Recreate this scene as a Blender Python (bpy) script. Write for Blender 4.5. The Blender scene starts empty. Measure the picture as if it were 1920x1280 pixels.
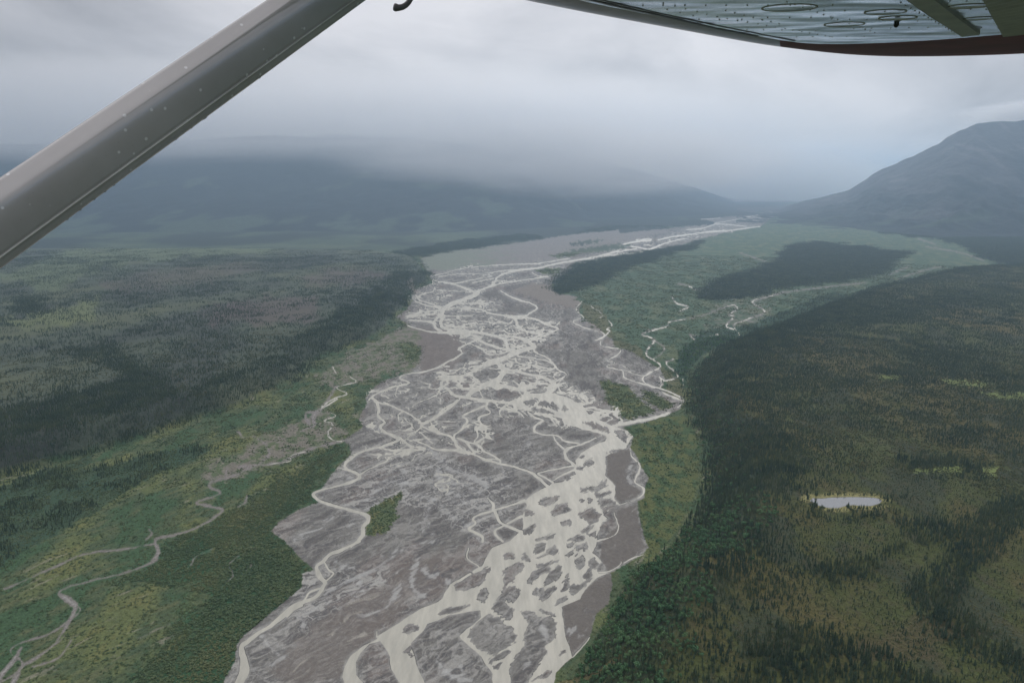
import bpy, bmesh, math, random
import numpy as np
from mathutils import Vector, Matrix
rng = np.random.default_rng(11)
random.seed(5)
f32 = np.float32
scene = bpy.context.scene
COL = scene.collection

# ------------------------------------------------------------------ camera model (metres, z up)
H = 550.0                      # height of the aircraft above the river flats
FPX = 1280.0                   # focal length in photo pixels (24 mm on 36 mm)
PITCH = math.atan(295 / 1280)
SP, CP = math.sin(PITCH), math.cos(PITCH)

def ray(px, py):
    cx = (px - 960) / FPX
    cy = -(py - 640) / FPX
    return cx, CP + cy * SP, -SP + cy * CP

def ground(px, py, z=0.0):
    dx, dy, dz = ray(np.asarray(px, float), np.asarray(py, float))
    t = (z - H) / dz
    return dx * t, dy * t

def at(px, py, dist):          # point at a distance (m) along the line of sight
    d = Vector(ray(px, py)).normalized()
    return Vector((0, 0, H)) + d * dist

def project(x, y, z):
    rz = z - H
    f = y * CP - rz * SP
    u = y * SP + rz * CP
    return 960 + FPX * x / f, 640 - FPX * u / f

# ------------------------------------------------------------------ noise
_perm = rng.permutation(256).astype(np.int32)
_perm = np.concatenate([_perm, _perm])
_ang = rng.random(256) * 2 * math.pi
_gx, _gy = np.cos(_ang).astype(f32), np.sin(_ang).astype(f32)

def pn(x, y, seed=0):
    x = np.asarray(x, f32) + f32(seed * 17.31); y = np.asarray(y, f32) + f32(seed * 9.77)
    xi = np.floor(x); yi = np.floor(y)
    xf = x - xi; yf = y - yi
    xi = xi.astype(np.int32) & 255; yi = yi.astype(np.int32) & 255
    u = xf * xf * (3 - 2 * xf); v = yf * yf * (3 - 2 * yf)
    def g(ix, iy, dx, dy):
        h = _perm[_perm[ix & 255] + (iy & 255)]
        return _gx[h] * dx + _gy[h] * dy
    a = g(xi, yi, xf, yf); b = g(xi + 1, yi, xf - 1, yf)
    c = g(xi, yi + 1, xf, yf - 1); d = g(xi + 1, yi + 1, xf - 1, yf - 1)
    a += (b - a) * u; c += (d - c) * u
    return (a + (c - a) * v) * f32(1.5)

def fbm(x, y, octv=4, seed=0, gain=0.5):
    s = 0; a = 1.0; t = 0
    for k in range(octv):
        s = s + a * pn(x * (2.03 ** k), y * (2.03 ** k), seed + 3 * k)
        t += a; a *= gain
    return s / t

def sstep(a, b, x):
    t = np.clip((x - a) / (b - a), 0, 1)
    return t * t * (3 - 2 * t)

def mixc(c, col, m):
    m = m[..., None]
    c += (np.asarray(col, f32) - c) * m

def lin(r, g, b):
    o = []
    for v in (r, g, b):
        v /= 255
        o.append(v / 12.92 if v < 0.04045 else ((v + 0.055) / 1.055) ** 2.4)
    return o

KALB = 1.2
SAT = 0.85
def alb(r, g, b, k=KALB):      # surface colour whose diffuse reflection under this sky reads as the given tone
    l = lin(r, g, b); y = 0.3 * l[0] + 0.6 * l[1] + 0.1 * l[2]
    return [min(0.8, (y + (v - y) * SAT) * k) for v in l]

# ------------------------------------------------------------------ survey map of the valley, digitised in sections
K = {1: (820, 1014, 4.8), 2: (420, 1014, 4.8), 3: (820, 747, 4.795), 4: (500, 747, 4.795), 5: (820, 500, 4.795),
     6: (560, 560, 4.795), 7: (760, 380, 4.8), 8: (1100, 360, 4.8), 9: (1200, 350, 2.667), 11: (0, 746, 2.397), 0: (0, 0, 1)}

def cv(k, pts):
    ox, oy, s = K[k]
    return [(ox + p[0] / s, oy + p[1] / s) + ((p[2] / s,) if len(p) > 2 else ()) for p in pts]

LINES = [
 (3, [(0,310,18),(90,330,20),(140,360,24),(180,420,26),(240,470,28),(330,500,26),(420,545,22),(540,580,22),(630,600,20),(740,630,22),(860,670,24),(900,700,30),(960,760,30),(1010,790,30)]),
 (3, [(0,455,14),(130,460,20),(240,485,22)]),
 (3, [(460,30,30),(440,80,22),(475,130,18),(390,160,20),(380,210,24),(430,260,24),(430,310,18),(445,330,16),(370,380,18),(340,400,20)]),
 (3, [(440,60,22),(330,110,20),(235,155,20),(270,190,22),(230,260,18),(160,320,20),(150,350,26)]),
 (3, [(180,350,14),(260,390,22),(330,400,20),(390,440,22),(420,480,20),(510,520,20),(560,560,24),(550,580,20)]),
 (3, [(260,390,26),(310,460,26),(340,510,24)]),
 (3, [(380,210,26),(400,240,30),(350,280,16),(360,330,14),(330,390,14)]),
 (3, [(240,260,10),(330,210,14),(380,200,16)]),
 (3, [(820,120,20),(870,160,20),(945,190,18),(880,230,22),(865,290,22),(950,320,16),(1070,330,16),(1150,380,18),(1270,400,14)]),
 (3, [(1050,340,12),(1080,400,12),(1150,460,14)]),
 (3, [(1470,330,12),(1390,370,12),(1270,415,16),(1170,450,26),(1150,510,32),(1200,570,26),(1225,600,22)]),
 (3, [(1220,600,14),(1080,630,12),(910,665,12)]),
 (3, [(410,545,12),(520,545,12),(560,560,12)]),
 (3, [(910,670,14),(980,710,20),(1040,750,24)]),
 (3, [(1040,730,14),(1140,680,16),(1230,640,20)]),
 (3, [(780,915,30),(650,960,18),(520,1000,22),(360,1050,18),(320,1090,20),(340,1120,16),(280,1170,26),(340,1200,30),(400,1240,34),(410,1281,30)]),
 (3, [(520,1000,34),(545,1080,36),(600,1130,30),(720,1180,24),(760,1190,30)]),
 (3, [(760,1060,26),(630,1120,14)]),
 (3, [(600,1140,22),(520,1180,26),(530,1230,24),(590,1281,26)]),
 (3, [(450,890,10),(500,950,26),(500,990,30)]),
 (3, [(1590,1020,8),(1630,1160,10),(1560,1240,12),(1440,1275,16)]),
 (3, [(1735,440,8),(1740,510,12),(1810,580,16),(1820,640,20),(1780,740,14),(1850,810,18),(1840,860,16),(1740,920,10),(1640,950,10)]),
 (3, [(1570,245,20),(1700,215,34),(1900,180,30),(2080,130,26)]),
 (3, [(0,150,12),(60,90,12),(140,40,14),(200,0,14)]),
 (1, [(270,60,9),(270,150,10),(380,230,14)]),
 (1, [(330,270,40),(390,240,50)]),
 (1, [(300,290,26),(180,360,22),(120,400,26)]),
 (1, [(1430,280,14),(1560,265,12),(1650,200,12),(1650,170,8)]),
 (1, [(1680,190,14),(1780,140,12),(1860,115,8)]),
 (1, [(1370,860,8),(1340,910,12),(1270,980,12),(1220,1040,8)]),
 (2, [(1230,0,22),(1080,70,30),(960,120,36),(900,180,40),(840,220,36),(850,290,60),(880,340,50),(900,370,40),(860,450,34),(800,510,30),(700,550,50),(600,600,50),(540,660,50),(440,740,40),(330,810,34),(210,900,50),(160,940,60),(170,1010,70),(180,1100,90),(180,1180,110),(140,1277,90),(100,1500,90),(60,2100,90)]),
 (2, [(910,190,18),(950,250,20),(990,285,20),(920,345,22)]),
 (2, [(860,420,16),(760,460,16),(730,510,18),(680,560,20)]),
 (2, [(700,580,14),(620,620,14),(560,680,16)]),
 (2, [(1380,860,14),(1378,810,10)]),
 (4, [(960,0,20),(1000,80,24),(1000,160,22),(1060,210,26),(1025,250,26),(1060,300,26),(1190,370,30),(1060,420,20),(900,460,20),(800,500,26),(720,570,30),(710,620,24),(830,690,36),(780,740,30),(620,790,20),(480,820,16),(420,860,34),(470,910,30),(600,960,28),(780,1010,28),(890,1050,40),(905,1100,44),(860,1150,44),(865,1220,44),(820,1281,30),(770,1330,24)]),
 (4, [(1190,350,26),(1260,400,24),(1310,440,30),(1230,470,12),(1090,530,12),(1070,560,14),(940,620,14),(840,680,16)]),
 (4, [(1050,30,16),(1130,70,16),(1240,110,20),(1310,160,20),(1390,230,22),(1350,290,18),(1270,320,16)]),
 (4, [(1710,10,20),(1620,100,20),(1520,160,20),(1390,230,20)]),
 (4, [(1240,110,12),(1180,150,12),(1190,200,10)]),
 (4, [(1240,180,9),(1300,240,9),(1250,280,8),(1160,320,8)]),
 (4, [(1390,240,16),(1500,290,18),(1640,330,18),(1690,370,20),(1720,450,22)]),
 (4, [(1380,300,14),(1440,350,14),(1500,400,14)]),
 (4, [(1320,370,12),(1420,400,14),(1520,450,18),(1700,460,18)]),
 (4, [(1480,210,10),(1500,280,12)]),
 (4, [(680,600,9),(640,620,9),(720,640,8)]),
 (4, [(640,0,14),(540,60,14),(490,90,10)]),
 (4, [(570,120,9),(615,160,10),(520,200,9),(600,230,11),(550,310,11),(590,370,11),(680,385,9)]),
 (4, [(350,470,7),(220,510,9),(210,560,9),(100,580,7),(0,595,8)]),
 (6, [(310,610,9),(350,690,8)]),
 (6, [(460,700,8),(520,745,10),(420,770,9),(340,800,8),(440,850,10),(330,890,11),(230,950,14),(200,990,12)]),
 (6, [(1440,440,14),(1470,490,14),(1350,560,14),(1260,610,16),(1100,660,14),(960,680,12),(910,715,14),(1000,755,18),(820,800,20),(660,880,20),(710,930,22),(720,1020,20)]),
 (6, [(710,930,14),(800,950,14),(940,1000,14)]),
 (6, [(660,880,12),(610,930,8)]),
 (6, [(900,790,9),(870,850,9),(880,890,8),(800,920,7)]),
 (6, [(1350,820,10),(1180,890,8),(1050,940,10),(1030,970,8)]),
 (6, [(1420,910,14),(1360,980,16),(1230,1070,16),(1100,1140,18)]),
 (6, [(980,240,8),(1150,290,14),(1300,300,18),(1500,310,20),(1620,350,22)]),
 (6, [(1050,20,12),(1150,60,14),(1250,80,18),(1300,120,24),(1220,200,24),(1230,260,30),(1280,290,24)]),
 (6, [(980,170,12),(1080,120,12),(1190,110,14),(1300,100,20)]),
 (6, [(1000,190,14),(1140,200,16),(1230,220,20)]),
 (6, [(1390,360,8),(1500,400,10),(1440,440,10)]),
 (5, [(940,5,8),(700,30,10),(560,80,14),(490,160,14),(390,210,20),(350,250,50),(240,290,40),(130,330,50),(60,380,50),(30,440,40)]),
 (5, [(0,130,12),(60,140,12),(170,165,16),(280,210,18),(340,230,30)]),
 (5, [(0,210,8),(150,215,8),(300,230,10)]),
 (5, [(980,90,10),(780,120,10),(560,155,12),(400,205,16)]),
 (5, [(570,215,10),(640,260,14),(740,300,16),(850,330,12),(895,370,18),(830,420,18),(780,440,14),(600,435,14),(460,415,14),(400,385,14),(250,370,16)]),
 (5, [(600,440,16),(700,460,30),(850,460,20),(970,510,24),(1050,540,20),(1085,560,14),(1000,600,18),(920,640,16),(840,660,14)]),
 (5, [(1110,490,8),(1060,530,10)]),
 (5, [(700,470,30),(730,540,36),(800,580,24),(900,600,22),(950,600,20),(850,650,18)]),
 (5, [(60,440,40),(30,520,36),(100,560,30),(280,580,34),(420,600,30),(560,630,36),(620,680,36),(640,740,36)]),
 (5, [(0,595,14),(200,600,16),(340,620,24),(370,660,26),(500,710,26),(600,740,28),(690,750,40)]),
 (5, [(560,610,14),(700,630,20),(780,660,40),(880,710,50),(800,740,50),(700,770,66),(600,820,66),(480,860,86),(430,880,80)]),
 (5, [(360,650,20),(280,690,16),(190,740,14),(230,770,14),(130,840,12),(0,900,12)]),
 (5, [(300,690,10),(400,740,14),(470,790,16),(650,760,12)]),
 (5, [(560,880,60),(600,930,60),(560,1000,70),(440,1060,70),(330,1110,70),(280,1150,60)]),
 (5, [(590,910,30),(700,940,24),(820,965,24),(940,990,40),(1040,1040,40),(1060,1080,40),(980,1150,46),(880,1160,36),(760,1200,36),(700,1230,56),(700,1290,56)]),
 (5, [(700,820,16),(740,870,16),(900,890,12),(1020,920,20),(1060,890,20),(1000,850,12),(860,820,10),(720,800,10)]),
 (5, [(1060,890,16),(1090,930,14),(1160,960,14),(1100,1010,14),(1040,1040,20)]),
 (5, [(1020,960,10),(920,965,9),(930,935,9),(1020,930,14)]),
 (5, [(880,720,16),(870,760,14),(960,800,14),(1040,860,16)]),
 (5, [(400,890,20),(300,950,26),(180,1000,20),(60,1020,20),(30,1060,26),(100,1100,26),(170,1160,36),(300,1180,36),(460,1200,30),(640,1220,30),(760,1210,30)]),
 (5, [(460,1060,50),(600,1070,50),(700,1090,40),(800,1120,30),(790,1170,30),(700,1210,40)]),
 (5, [(980,1150,40),(1080,1200,50),(1180,1240,40),(1280,1290,40)]),
 (5, [(1130,1000,12),(1090,1050,12),(1100,1120,12),(1180,1150,10),(1220,1130,8)]),
 (5, [(1160,1170,10),(1230,1230,12),(1310,1270,12)]),
 (5, [(760,1200,14),(880,1190,10),(900,1230,10),(830,1270,10)]),
 (5, [(1300,310,8),(1250,380,8),(1310,450,8),(1360,500,5)]),
 (5, [(1300,455,7),(1220,500,7),(1400,570,8),(1480,590,8),(1500,620,12),(1420,660,6)]),
 (5, [(1380,350,5),(1450,400,6),(1490,430,6),(1460,460,8)]),
 (5, [(1540,480,8),(1570,530,12),(1520,560,10),(1550,580,12),(1480,640,14),(1420,660,8)]),
 (5, [(1470,660,8),(1480,710,8),(1640,740,9),(1620,790,12),(1530,840,9),(1600,860,8),(1520,895,10),(1660,930,10),(1680,990,11),(1780,1030,11),(1920,1070,12)]),
 (5, [(1640,870,6),(1720,920,6)]), (5, [(1650,920,7),(1860,980,10),(1920,940,12)]),
 (5, [(1920,1070,12),(2060,1110,14),(2210,1190,14),(2160,1260,14)]),
 (7, [(1920,430,14),(1700,490,16),(1400,540,16),(1200,585,18),(950,620,18),(830,670,18),(790,740,14),(680,780,14)]),
 (7, [(1480,500,10),(1200,545,10),(960,555,8),(700,570,8),(480,600,8),(330,640,7),(220,660,8)]),
 (7, [(1200,590,12),(900,610,10),(700,640,8),(500,640,8),(300,665,10)]),
 (7, [(780,660,8),(620,690,8),(480,720,14),(380,720,12),(280,705,12),(250,690,10)]),
 (7, [(470,740,10),(560,770,10),(620,800,20)]),
 (7, [(1280,660,10),(1100,690,8),(900,720,8),(760,760,10)]),
 (7, [(1140,630,8),(1200,660,8),(1290,665,8)]),
 (7, [(600,720,8),(700,700,10),(800,680,10)]),
 (7, [(250,690,10),(230,740,8),(110,770,8)]),
 (7, [(270,760,8),(240,800,8),(130,830,10),(120,870,12),(240,910,12),(330,940,16)]),
 (7, [(660,790,30),(620,830,36),(500,880,34),(400,920,40)]),
 (8, [(0,600,18),(200,570,22),(400,550,20),(560,520,20),(680,470,12),(820,430,10),(900,420,6)]),
 (8, [(400,490,14),(480,500,12),(560,520,14)]), (8, [(200,550,10),(330,530,12),(450,510,12)]),
 (8, [(330,470,12),(450,445,20),(570,435,20),(560,420,10),(440,430,8)]),
 (8, [(640,430,10),(760,405,14),(900,385,12),(1040,365,12),(1140,355,20),(1300,345,12),(1440,325,12),(1560,310,10)]),
 (8, [(900,340,10),(1050,325,12),(1160,290,14),(1300,295,12),(1440,310,10)]),
 (8, [(1030,245,8),(1200,235,7)]), (8, [(1150,280,8),(1280,260,8),(1450,225,12),(1600,200,12),(1700,175,8)]),
 (8, [(1180,85,6),(1300,110,7),(1450,140,7),(1600,165,9),(1720,150,5)]),
 (9, [(160,550,4),(180,580,5),(240,600,5),(200,622,4)]), (9, [(180,485,3),(240,495,3),(270,510,4),(300,520,3)]),
 (9, [(240,660,4),(150,675,5),(130,700,6),(10,735,6),(70,765,6),(30,830,7),(70,870,8),(100,900,9),(30,940,8),(20,975,8),(100,1020,9),(220,1075,10)]),
 (9, [(70,770,3),(120,800,4),(100,840,3),(70,860,4)]),
 (9, [(170,860,3),(130,885,4),(190,945,7),(120,970,4),(95,945,6),(110,990,6),(75,1010,6)]),
 (9, [(215,960,3),(215,990,3)]),
 (9, [(720,525,4),(640,550,3),(560,575,4),(625,625,5),(530,665,5),(470,690,5),(500,740,5)]),
 (9, [(400,610,4),(470,590,3),(485,615,4),(440,640,4),(470,650,4),(430,695,5),(470,715,4)]),
 (9, [(250,740,3),(270,765,4)]), (9, [(340,750,3),(400,735,3)]),
 (11, [(945,405,6),(990,430,6),(890,465,5),(900,480,5),(1000,500,6)]),
 (11, [(770,620,4),(700,640,6),(710,670,6),(715,710,6),(680,740,4),(600,770,5),(520,795,5),(400,825,5),(300,855,5),(270,885,5),(340,930,7),(360,960,7),(300,1010,5),(220,1060,5),(100,1100,4),(50,1130,5),(60,1160,5),(100,1180,6),(95,1220,8),(40,1260,8),(-20,1290,8)]),
]
FILLS = [cv(3, [(640,30),(700,70),(820,110),(980,140),(1170,190),(1240,250),(1300,280),(1440,310),(1530,340),(1510,380),(1400,420),(1290,490),(1240,560),(1230,640),(1240,670),(1130,740),(1020,760),(980,790),(860,850),(780,920),(800,960),(770,1050),(770,1180),(720,1210),(660,1275)])
 + cv(1, [(490,60),(440,150),(390,230),(470,250),(440,320),(400,390),(270,440),(165,440),(150,400),(110,400),(60,480),(50,510)])
 + cv(2, [(1920,545),(1780,600),(1640,690),(1500,780),(1390,850),(1385,875),(1250,940),(1140,1030),(1090,1110),(1060,1220),(1080,1277),(1090,1500),(1040,2100),(1300,2100),(1330,1500),(1250,1277),(1190,1200),(1190,1080),(1230,1000),(1310,920),(1410,890),(1440,930),(1490,1040),(1500,1150),(1590,1277),(1650,1600),(1600,2100),(1950,2100),(1900,1600),(1810,1277),(1730,1100),(1680,910),(1800,800),(1830,740),(1920,710)])
 + cv(1, [(100,660),(390,620),(390,680),(330,740),(250,800),(205,850),(220,880),(270,920),(340,990),(390,1040),(450,1130),(495,1190),(500,1277),(520,1600),(480,2100),(850,2100),(980,1600),(1050,1277),(1070,1180),(1140,1110),(1215,1040),(1190,940),(1150,850),(1130,700),(1115,590),(1280,510),(1320,430),(1440,330),(1540,285),(1450,290),(1435,240),(1475,180),(1440,140),(1390,100),(1430,40)])
 + cv(3, [(1440,1230),(1470,1150),(1540,1080),(1490,1040),(1640,950),(1590,900),(1600,780),(1520,690),(1520,600),(1515,520),(1560,490),(1700,440),(1760,340),(1700,280),(1570,250),(1500,210),(1420,180),(1340,120),(1310,60),(1240,30),(1200,0),(1000,-60),(760,-40)]),
 cv(5, [(60,1020),(400,900),(560,900),(640,1050),(820,1110),(800,1190),(640,1230),(440,1220),(180,1160)])]
ISL = [(1,p) for p in [
 [(600,270),(640,240),(730,195),(780,215),(765,260),(710,300),(690,360),(620,395),(605,330)],
 [(565,480),(620,420),(690,400),(750,455),(710,510),(650,545),(625,505),(600,540),(640,590),(685,620),(650,700),(560,650),(500,610),(520,560)],
 [(280,850),(330,770),(400,700),(460,660),(560,700),(640,770),(700,840),(690,900),(620,940),(480,1020),(380,960),(320,900)],
 [(360,530),(380,460),(440,420),(460,480),(420,540)], [(755,150),(790,115),(830,170)],
 [(865,100),(900,30),(970,30),(960,70),(900,100)], [(900,145),(1000,90),(1060,50),(1085,100),(960,130)],
 [(815,370),(850,300),(900,260),(1010,230),(1020,260),(930,290),(850,380)], [(945,400),(1000,310),(1090,220),(1120,230),(1110,300),(1040,360)],
 [(850,450),(890,420),(950,430),(960,460),(890,475)], [(930,490),(990,430),(1050,410),(1060,430),(990,490),(940,525)],
 [(1120,440),(1150,330),(1175,300),(1180,350),(1150,420)], [(1245,180),(1320,135),(1325,190),(1290,265),(1260,230)],
 [(1365,180),(1400,150),(1445,200),(1420,245),(1380,220)], [(1310,300),(1370,250),(1395,290),(1370,345),(1320,330)],
 [(1200,440),(1220,400),(1340,360),(1330,390),(1260,430),(1215,470)], [(1060,570),(1080,520),(1160,485),(1170,510),(1110,545)],
 [(20,655),(80,610),(290,580),(200,625)], [(510,1070),(510,1030),(640,970),(640,1000),(560,1060)],
 [(860,1260),(900,1220),(980,1170),(1020,1170),(980,1220)], [(1105,1030),(1150,965),(1155,990)], [(890,215),(1090,180),(1040,200),(900,245)],
 [(1150,135),(1240,100),(1250,118)], [(1170,30),(1220,10),(1225,50),(1180,50)], [(1250,40),(1290,30),(1305,70),(1260,85)], [(1300,30),(1340,10),(1350,60),(1320,75)],
 [(595,125),(620,100),(680,115),(680,140),(620,150)], [(480,1100),(455,1075),(500,1050)], [(500,1130),(560,1100),(530,1145)],
 [(940,620),(1040,650),(1060,670),(950,640)], [(350,310),(430,340),(380,390),(270,430),(180,435),(160,385)], [(420,250),(470,235),(470,275)],
 [(760,640),(840,625),(900,680),(1010,680),(1075,740),(1050,860),(990,900),(960,940),(975,1000),(910,1110),(870,1170),(800,1277),(780,1400),(700,1400),(685,1277),(650,1200),(650,1140),(720,1010),(780,940),(785,840),(825,735)]]]
ISL += [(2,p) for p in [[(1615,810),(1660,750),(1740,750),(1740,790),(1650,820)], [(1630,990),(1680,940),(1685,1030)]]]
ISL += [(3,p) for p in [
 [(920,940),(940,890),(1080,870),(1060,900),(970,970)], [(1040,1040),(1030,1010),(1080,960),(1150,930),(1200,1000),(1150,1030)],
 [(1320,1080),(1280,1040),(1340,990),(1400,980),(1455,1040),(1440,1100),(1380,1125)], [(1460,950),(1450,910),(1560,895),(1590,940),(1480,965)],
 [(1480,985),(1610,950),(1600,975),(1510,1015)], [(1470,1150),(1500,1110),(1590,1060),(1625,1150),(1600,1200),(1520,1190)],
 [(1425,860),(1540,830),(1550,850),(1440,885)], [(1350,800),(1430,790),(1520,730),(1530,760),(1440,820),(1390,835)],
 [(1320,580),(1390,540),(1410,590),(1330,610)], [(1280,530),(1320,510),(1300,540)], [(1275,625),(1310,620),(1300,640)],
 [(1590,280),(1640,280),(1710,340),(1700,390),(1650,350)], [(1310,215),(1400,220),(1530,270),(1530,300),(1400,260)], [(1540,480),(1650,455),(1640,470)],
 [(1050,740),(1100,700),(1230,660),(1240,680),(1180,720)], [(780,1180),(870,1130),(880,1140),(830,1200),(790,1210)],
 [(1120,1120),(1190,1100),(1200,1130),(1130,1140)], [(900,1270),(1060,1210),(1040,1250)], [(820,70),(960,95),(1040,130),(880,110)],
 [(760,20),(830,0),(900,10),(860,50),(800,55)], [(1040,30),(1090,90),(1060,100),(1020,60)], [(960,20),(1000,30),(1020,70),(900,50)],
 [(1140,60),(1170,90),(1150,110),(1120,100)], [(790,1000),(850,1020),(865,1040),(795,1050)], [(1290,800),(1340,810),(1330,840),(1300,830)],
 [(1280,905),(1310,905),(1300,925)], [(1350,900),(1385,910),(1370,930)], [(1180,1281),(1260,1230),(1320,1250),(1320,1281)], [(1360,1220),(1420,1200),(1420,1240)],
 [(1290,1190),(1400,1130),(1340,1190)]]]
ISL += [(5,p) for p in [
 [(430,990),(410,940),(440,920),(520,930),(545,965),(500,1000)], [(330,960),(380,940),(440,1000),(400,1020)], [(570,1000),(620,990),(640,1010),(590,1020)],
 [(415,1050),(440,1035),(465,1050),(440,1065)], [(300,1130),(340,1095),(370,1100),(350,1140)], [(530,1170),(540,1120),(600,1100),(640,1130),(740,1150),(740,1170),(650,1195)],
 [(130,1110),(160,1100),(165,1130),(140,1140)], [(240,1070),(270,1060),(280,1075)], [(640,990),(700,980),(760,1000),(740,1020)],
 [(370,665),(420,655),(450,680),(410,690)], [(500,660),(580,645),(605,680),(560,700)]]]
HAZE_COL = (0.59, 0.785, 1.0, 1)
HAZE_D = 5.1e-5
CLOUDS = True
SKY_OFF = (0, 0, 0)
SKYK = 1.2
ZEN = 1.7
EXPO = 0.0

# ------------------------------------------------------------------ land outlines (same survey map)
GRAVEL = [(1470,392),(1425,425),(1358,437),(1312,449),(1287,457),(1258,463),(1204,473),(1142,483),(1100,489),(1081,492),(1072,500),(1079,509),(1058,522),(1035,530),(1035,538),(1052,551),(1085,557),(1078,562),(1091,567),(1085,581),(1090,596),(1110,606),(1128,619),(1137,629),(1149,637),(1153,650),(1182,658),(1216,679),(1238,692),(1248,712),(1238,730),(1255,738),(1282,752),(1274,768),(1216,790),(1168,801),(1187,818),(1182,839),(1195,857),(1203,876),(1216,897),(1208,915),(1208,934),(1195,940),(1198,968),(1210,1014),(1216,1026),(1200,1042),(1145,1074),(1148,1097),(1141,1131),(1118,1151),(1105,1195),(1074,1231),(1043,1258),(1035,1300),(980,1460),(980,1600),(300,1600),
 (380,1460),(420,1275),(441,1239),(441,1214),(453,1195),(510,1147),(566,1101),(566,1076),(590,1068),(566,1049),(549,1031),(532,1014),(508,997),(521,980),(552,960),(596,941),(585,928),(604,914),(633,876),(658,851),(654,835),(642,826),(681,801),(673,785),(688,755),(685,747),(693,735),(714,716),(760,700),(785,683),(787,655),(760,640),(720,640),(704,643),(743,618),(762,606),(748,598),(741,595),(760,583),(777,560),(764,567),(781,542),(812,530),(802,511),(787,486),(822,474),(906,463),(985,453),(1052,442),(1160,430),(1162,437),(1246,429),(1317,420),(1342,418),(1315,411),(1371,405),(1425,400),(1465,390)]
TANFLAT = [(787,486),(822,474),(906,463),(985,453),(1052,442),(1160,430),(1246,429),(1250,436),(1180,450),(1100,466),(1030,487),(950,496),(860,504),(802,508)]
SPARSE = cv(6, [(160,690),(400,560),(430,480),(690,400),(880,280),(960,240),(1100,300),(1090,440),(1080,590),(960,670),(700,690),(640,720),(480,760),(400,770),(340,790),(200,760)])
SPARSE2 = cv(11, [(1440,50),(1380,90),(1340,110),(1180,165),(1060,260),(930,290),(900,380),(1060,370),(1240,290),(1500,205),(1560,160),(1480,60)])
SPARSE3 = [(1035,538),(1052,551),(1085,557),(1135,575),(1128,600),(1137,629),(1150,645),(1110,610),(1070,575),(1000,560),(960,545),(1000,530)]
EDGEYEL = [(1091,567),(1125,573),(1140,600),(1152,637),(1200,650),(1216,679),(1240,692),(1260,700),(1283,722),(1276,752),(1250,735),(1250,712),(1216,690),(1180,660),(1150,645),(1130,622),(1095,600)]
BARVEG = [cv(5,[(1455,1030),(1560,1035),(1720,1080),(1800,1180),(1860,1240),(1860,1281),(1700,1281),(1640,1230),(1510,1190),(1520,1140)]),
          cv(5,[(1840,1110),(1960,1150),(2120,1230),(2100,1270),(2020,1281),(1920,1230)]),
          cv(3,[(1520,0),(1700,20),(1860,60),(1918,80),(1960,120),(1800,165),(1700,190),(1600,120)]),
          cv(4,[(1210,840),(1220,880),(1150,990),(1180,1070),(1110,1150),(1100,1190),(960,1230),(890,1240),(890,1120),(930,1040),(890,1030),(980,960),(1100,900)]),
          cv(6,[(900,410),(1000,400),(1090,440),(1095,500),(1060,570),(960,540),(930,460)]),
          cv(3,[(1800,0),(1900,20),(1880,0)]), cv(8,[(0,510),(150,490),(390,470),(390,485),(200,525),(0,545)]), cv(7,[(1480,370),(1600,345),(1780,340),(1700,365),(1500,385)]),
          cv(7,[(1320,480),(1500,430),(1750,400),(1920,385),(1920,400),(1650,440),(1400,495)]), cv(7,[(1180,610),(1300,590),(1400,600),(1380,640),(1250,640)])]
THICK = cv(11, [(1500,210),(1560,230),(1500,330),(1400,430),(1420,460),(1250,550),(1230,620),(1290,640),(1370,780),(1340,870),(1100,1090),(1060,1280),(1000,1600),(200,1600),(560,1280),(820,1000),(960,900),(800,830),(480,840),(560,800),(700,740),(740,640),(900,580),(1050,500),(1150,430),(1300,330)])
THICKC = cv(11, [(1150,640),(1290,640),(1370,780),(1340,870),(1100,1090),(1020,1150),(940,1050),(900,930),(1000,850),(1000,700)])
SPR1 = cv(11, [(-300,520),(0,400),(140,345),(330,290),(410,265),(420,290),(300,330),(520,300),(700,245),(830,220),(940,230),(880,280),(700,340),(560,420),(460,500),(270,600),(60,720),(0,770),(-300,900)])
SPR2 = cv(11, [(0,395),(100,370),(250,325),(400,265),(410,285),(250,350),(100,400)])
FOREST = [[(1035,530),(1080,497),(1110,489),(1200,474),(1290,460),(1312,452),(1290,468),(1240,480),(1170,505),(1120,530),(1060,552),(1040,545)],
          [(1200+x/2.667,350+y/2.667) for x,y in [(280,560),(320,500),(430,450),(600,410),(700,350),(760,290),(900,280),(1100,300),(1350,330),(1250,380),(1230,430),(1100,460),(900,480),(700,510),(560,550),(430,570)]],
          cv(8,[(-60,360),(100,330),(330,290),(430,245),(700,250),(1040,250),(1150,270),(1150,290),(900,300),(500,305),(200,330)]),
          [(1650,436),(1762,447),(1800,459),(1856,489),(1920,500),(2300,515),(2300,455),(1900,440),(1750,432)],
          [(740,474),(790,480),(850,470),(960,450),(1010,447),(985,440),(860,452)]]
ALDER_EDGE = [(1283,722),(1290,690),(1335,655),(1480,607),(1600,560),(1560,545),(1480,580),(1400,610),(1320,620),(1275,660),(1262,700)]
RTERR = [(2700,500),(1920,506),(1780,514),(1620,552),(1500,592),(1430,622),(1345,652),(1300,690),(1286,725),(1282,755),(1292,800),(1312,830),(1310,880),(1303,930),(1275,985),(1242,1030),(1215,1048),(1180,1068),(1160,1100),(1125,1160),(1090,1225),(1055,1290),(980,1500),(980,1900),(2700,1900)]
LTERR = [(-900,1180),(-300,1005),(0,897),(100,868),(200,843),(362,790),(450,763),(562,713),(587,680),(650,651),(700,637),(735,612),(738,597),(758,583),(772,560),(764,566),(781,541),(808,530),(800,511),(784,488),(700,478),(500,474),(-900,474)]
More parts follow.
